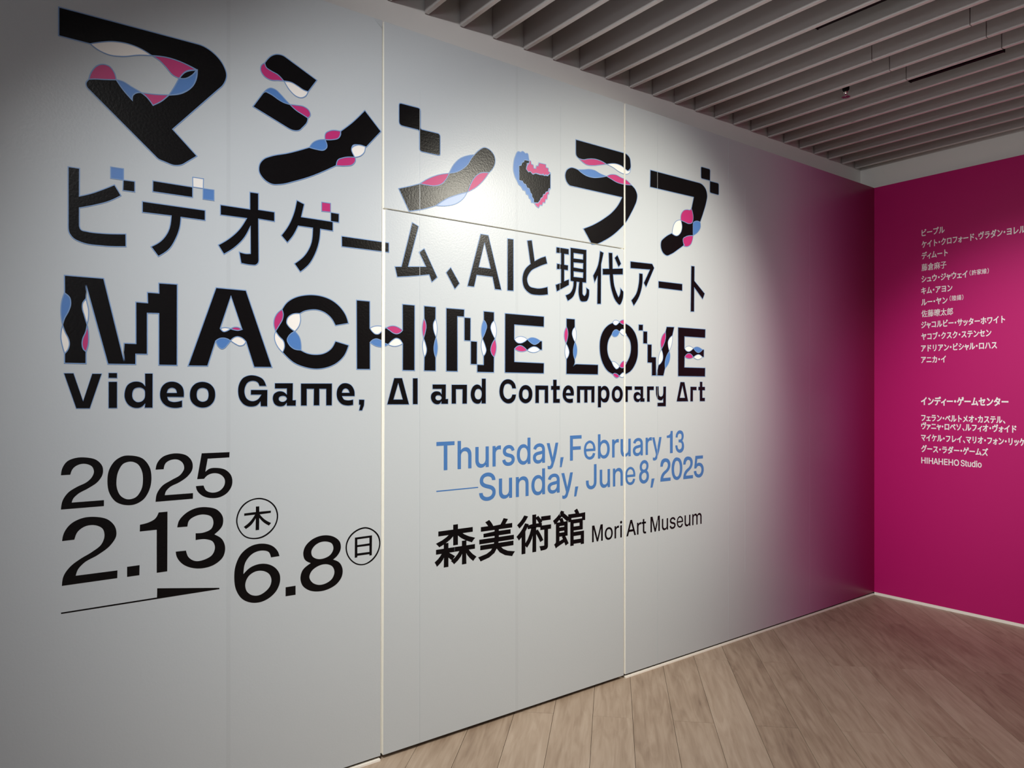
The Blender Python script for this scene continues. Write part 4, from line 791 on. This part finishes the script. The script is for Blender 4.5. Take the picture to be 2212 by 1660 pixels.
def row(text, y0, y1, zc, em, bold, root):
    """white Japanese text on the right wall from Y = y0 to y1 (y1 < y0), centred on height zc"""
    pos = []; x = 0
    for ch in text:
        a = NARROW.get(ch, 1.0); e = ext(ch); mid = (e[0]+e[1])/2
        pos.append((ch, x + a/2 - mid if a != 1.0 else x)); x += a
    e0, e1 = ext(text[0]), ext(text[-1]); l = pos[0][1]+e0[0]; r = pos[-1][1]+e1[1]
    sx = (y0-y1)/(r-l); polys = []
    zb = zc - .38*em
    for ch, p in pos: 
        polys = cjk_geo(ch, sx, em, -y0+(p-l)*sx, zb, bold)
        plate('letter', polys, onright, .0004, M_TXW, root, False)
PG = 'white name lines on the magenta wall'
def names(label, items):
    root = empty('name_line'); tag(root, label, 'lettering', PG)
    for it in items: row(*it, root)
E_, B_ = .054, .0012
names('topmost short white line on the magenta wall, four katakana', [('ビープル', 2.3562, 2.2076, 2.6241, E_, B_)])
names('long second white line on the magenta wall running to the picture edge', [('ケイト・クロフォード、ヴラダン・ヨレル', 2.3562, 1.7300, 2.5425, E_, B_)])
names('third white line from the top on the magenta wall, five katakana', [('ディムート', 2.3562, 2.1884, 2.4625, E_, B_)])
names('white line of four kanji, fourth from the top on the magenta wall', [('藤倉麻子', 2.3571, 2.1957, 2.3807, E_, B_*.4)])
names('fifth white line on the magenta wall, with three small kanji in brackets', [('シュウ・ジャウェイ', 2.3571, 2.0648, 2.2990, E_, B_), ('（許家維）', 2.0512, 1.9362, 2.3031, .038, .0003)])
names('sixth white line on the magenta wall, five katakana with a middle dot', [('キム・アヨン', 2.3587, 2.1585, 2.2163, E_, B_)])
names('seventh white line on the magenta wall, with two small kanji in brackets', [('ルー・ヤン', 2.3587, 2.1893, 2.1356, E_, B_), ('（陸揚）', 2.1746, 2.0892, 2.1447, .038, .0003)])
names('white line of five kanji, eighth from the top on the magenta wall', [('佐藤暸太郎', 2.3587, 2.1541, 2.0549, E_, B_*.4)])
names('ninth white line on the magenta wall, the longest of the middle lines', [('ジャコルビー・サッターホワイト', 2.3587, 1.8432, 1.9762, E_, B_)])
names('tenth white line on the magenta wall, katakana with two middle dots', [('ヤコブ・クスク・ステンセン', 2.3587, 1.9227, 1.8936, E_, B_)])
names('eleventh white line on the magenta wall, second from the bottom of the upper block', [('アドリアン・ビシャル・ロハス', 2.3602, 1.8896, 1.8110, E_, B_)])
names('last white line of the upper block on the magenta wall, four short characters', [('アニカ・イ', 2.3602, 2.1999, 1.7303, E_, B_)])
names('larger white heading of the lower block on the magenta wall', [('インディー・ゲームセンター', 2.3596, 1.8254, 1.4392, .063, .0020)])
names('white line directly under the heading of the lower block on the magenta wall', [('フェラン・ベルトメオ・カステル、', 2.3587, 1.8419, 1.3220, E_, .0014)])
names('second white line under the heading of the lower block, closely spaced', [('ヴァニャ・ロベソ、ルフィオ・ヴォイド', 2.3587, 1.7797, 1.2645, E_, .0014)])
names('third white line under the heading, running to the picture edge', [('マイケル・フレイ、マリオ・フォン・リッケ', 2.3602, 1.7300, 1.1825, E_, .0014)])
names('fourth white line under the heading on the magenta wall', [('グース・ラダー・ゲームズ', 2.3587, 1.9416, 1.1045, E_, .0014)])
words('name_line', 'bottom white line in Latin letters on the magenta wall', [('HIHAHEHO', -2.3596, -2.1155), ('Studio', -2.1055, -1.9783)], 1.0010, .0405, .0010, M_TXW, onright, PG, cut=False)

# put each lettering group's origin on the wall at its own lower left corner
bpy.context.view_layer.update()
for o in list(C.objects):
    if o.type == 'EMPTY' and o.get('category') == 'lettering':
        allc = [c for c in o.children_recursive if c.type == 'MESH']
        xs = [v.co for c in allc for v in c.data.vertices]
        L = Vector((min(v.x for v in xs), min(v.y for v in xs), min(v.z for v in xs)))
        for c in allc: c.data.transform(Matrix.Translation(-L))
        o.location = L
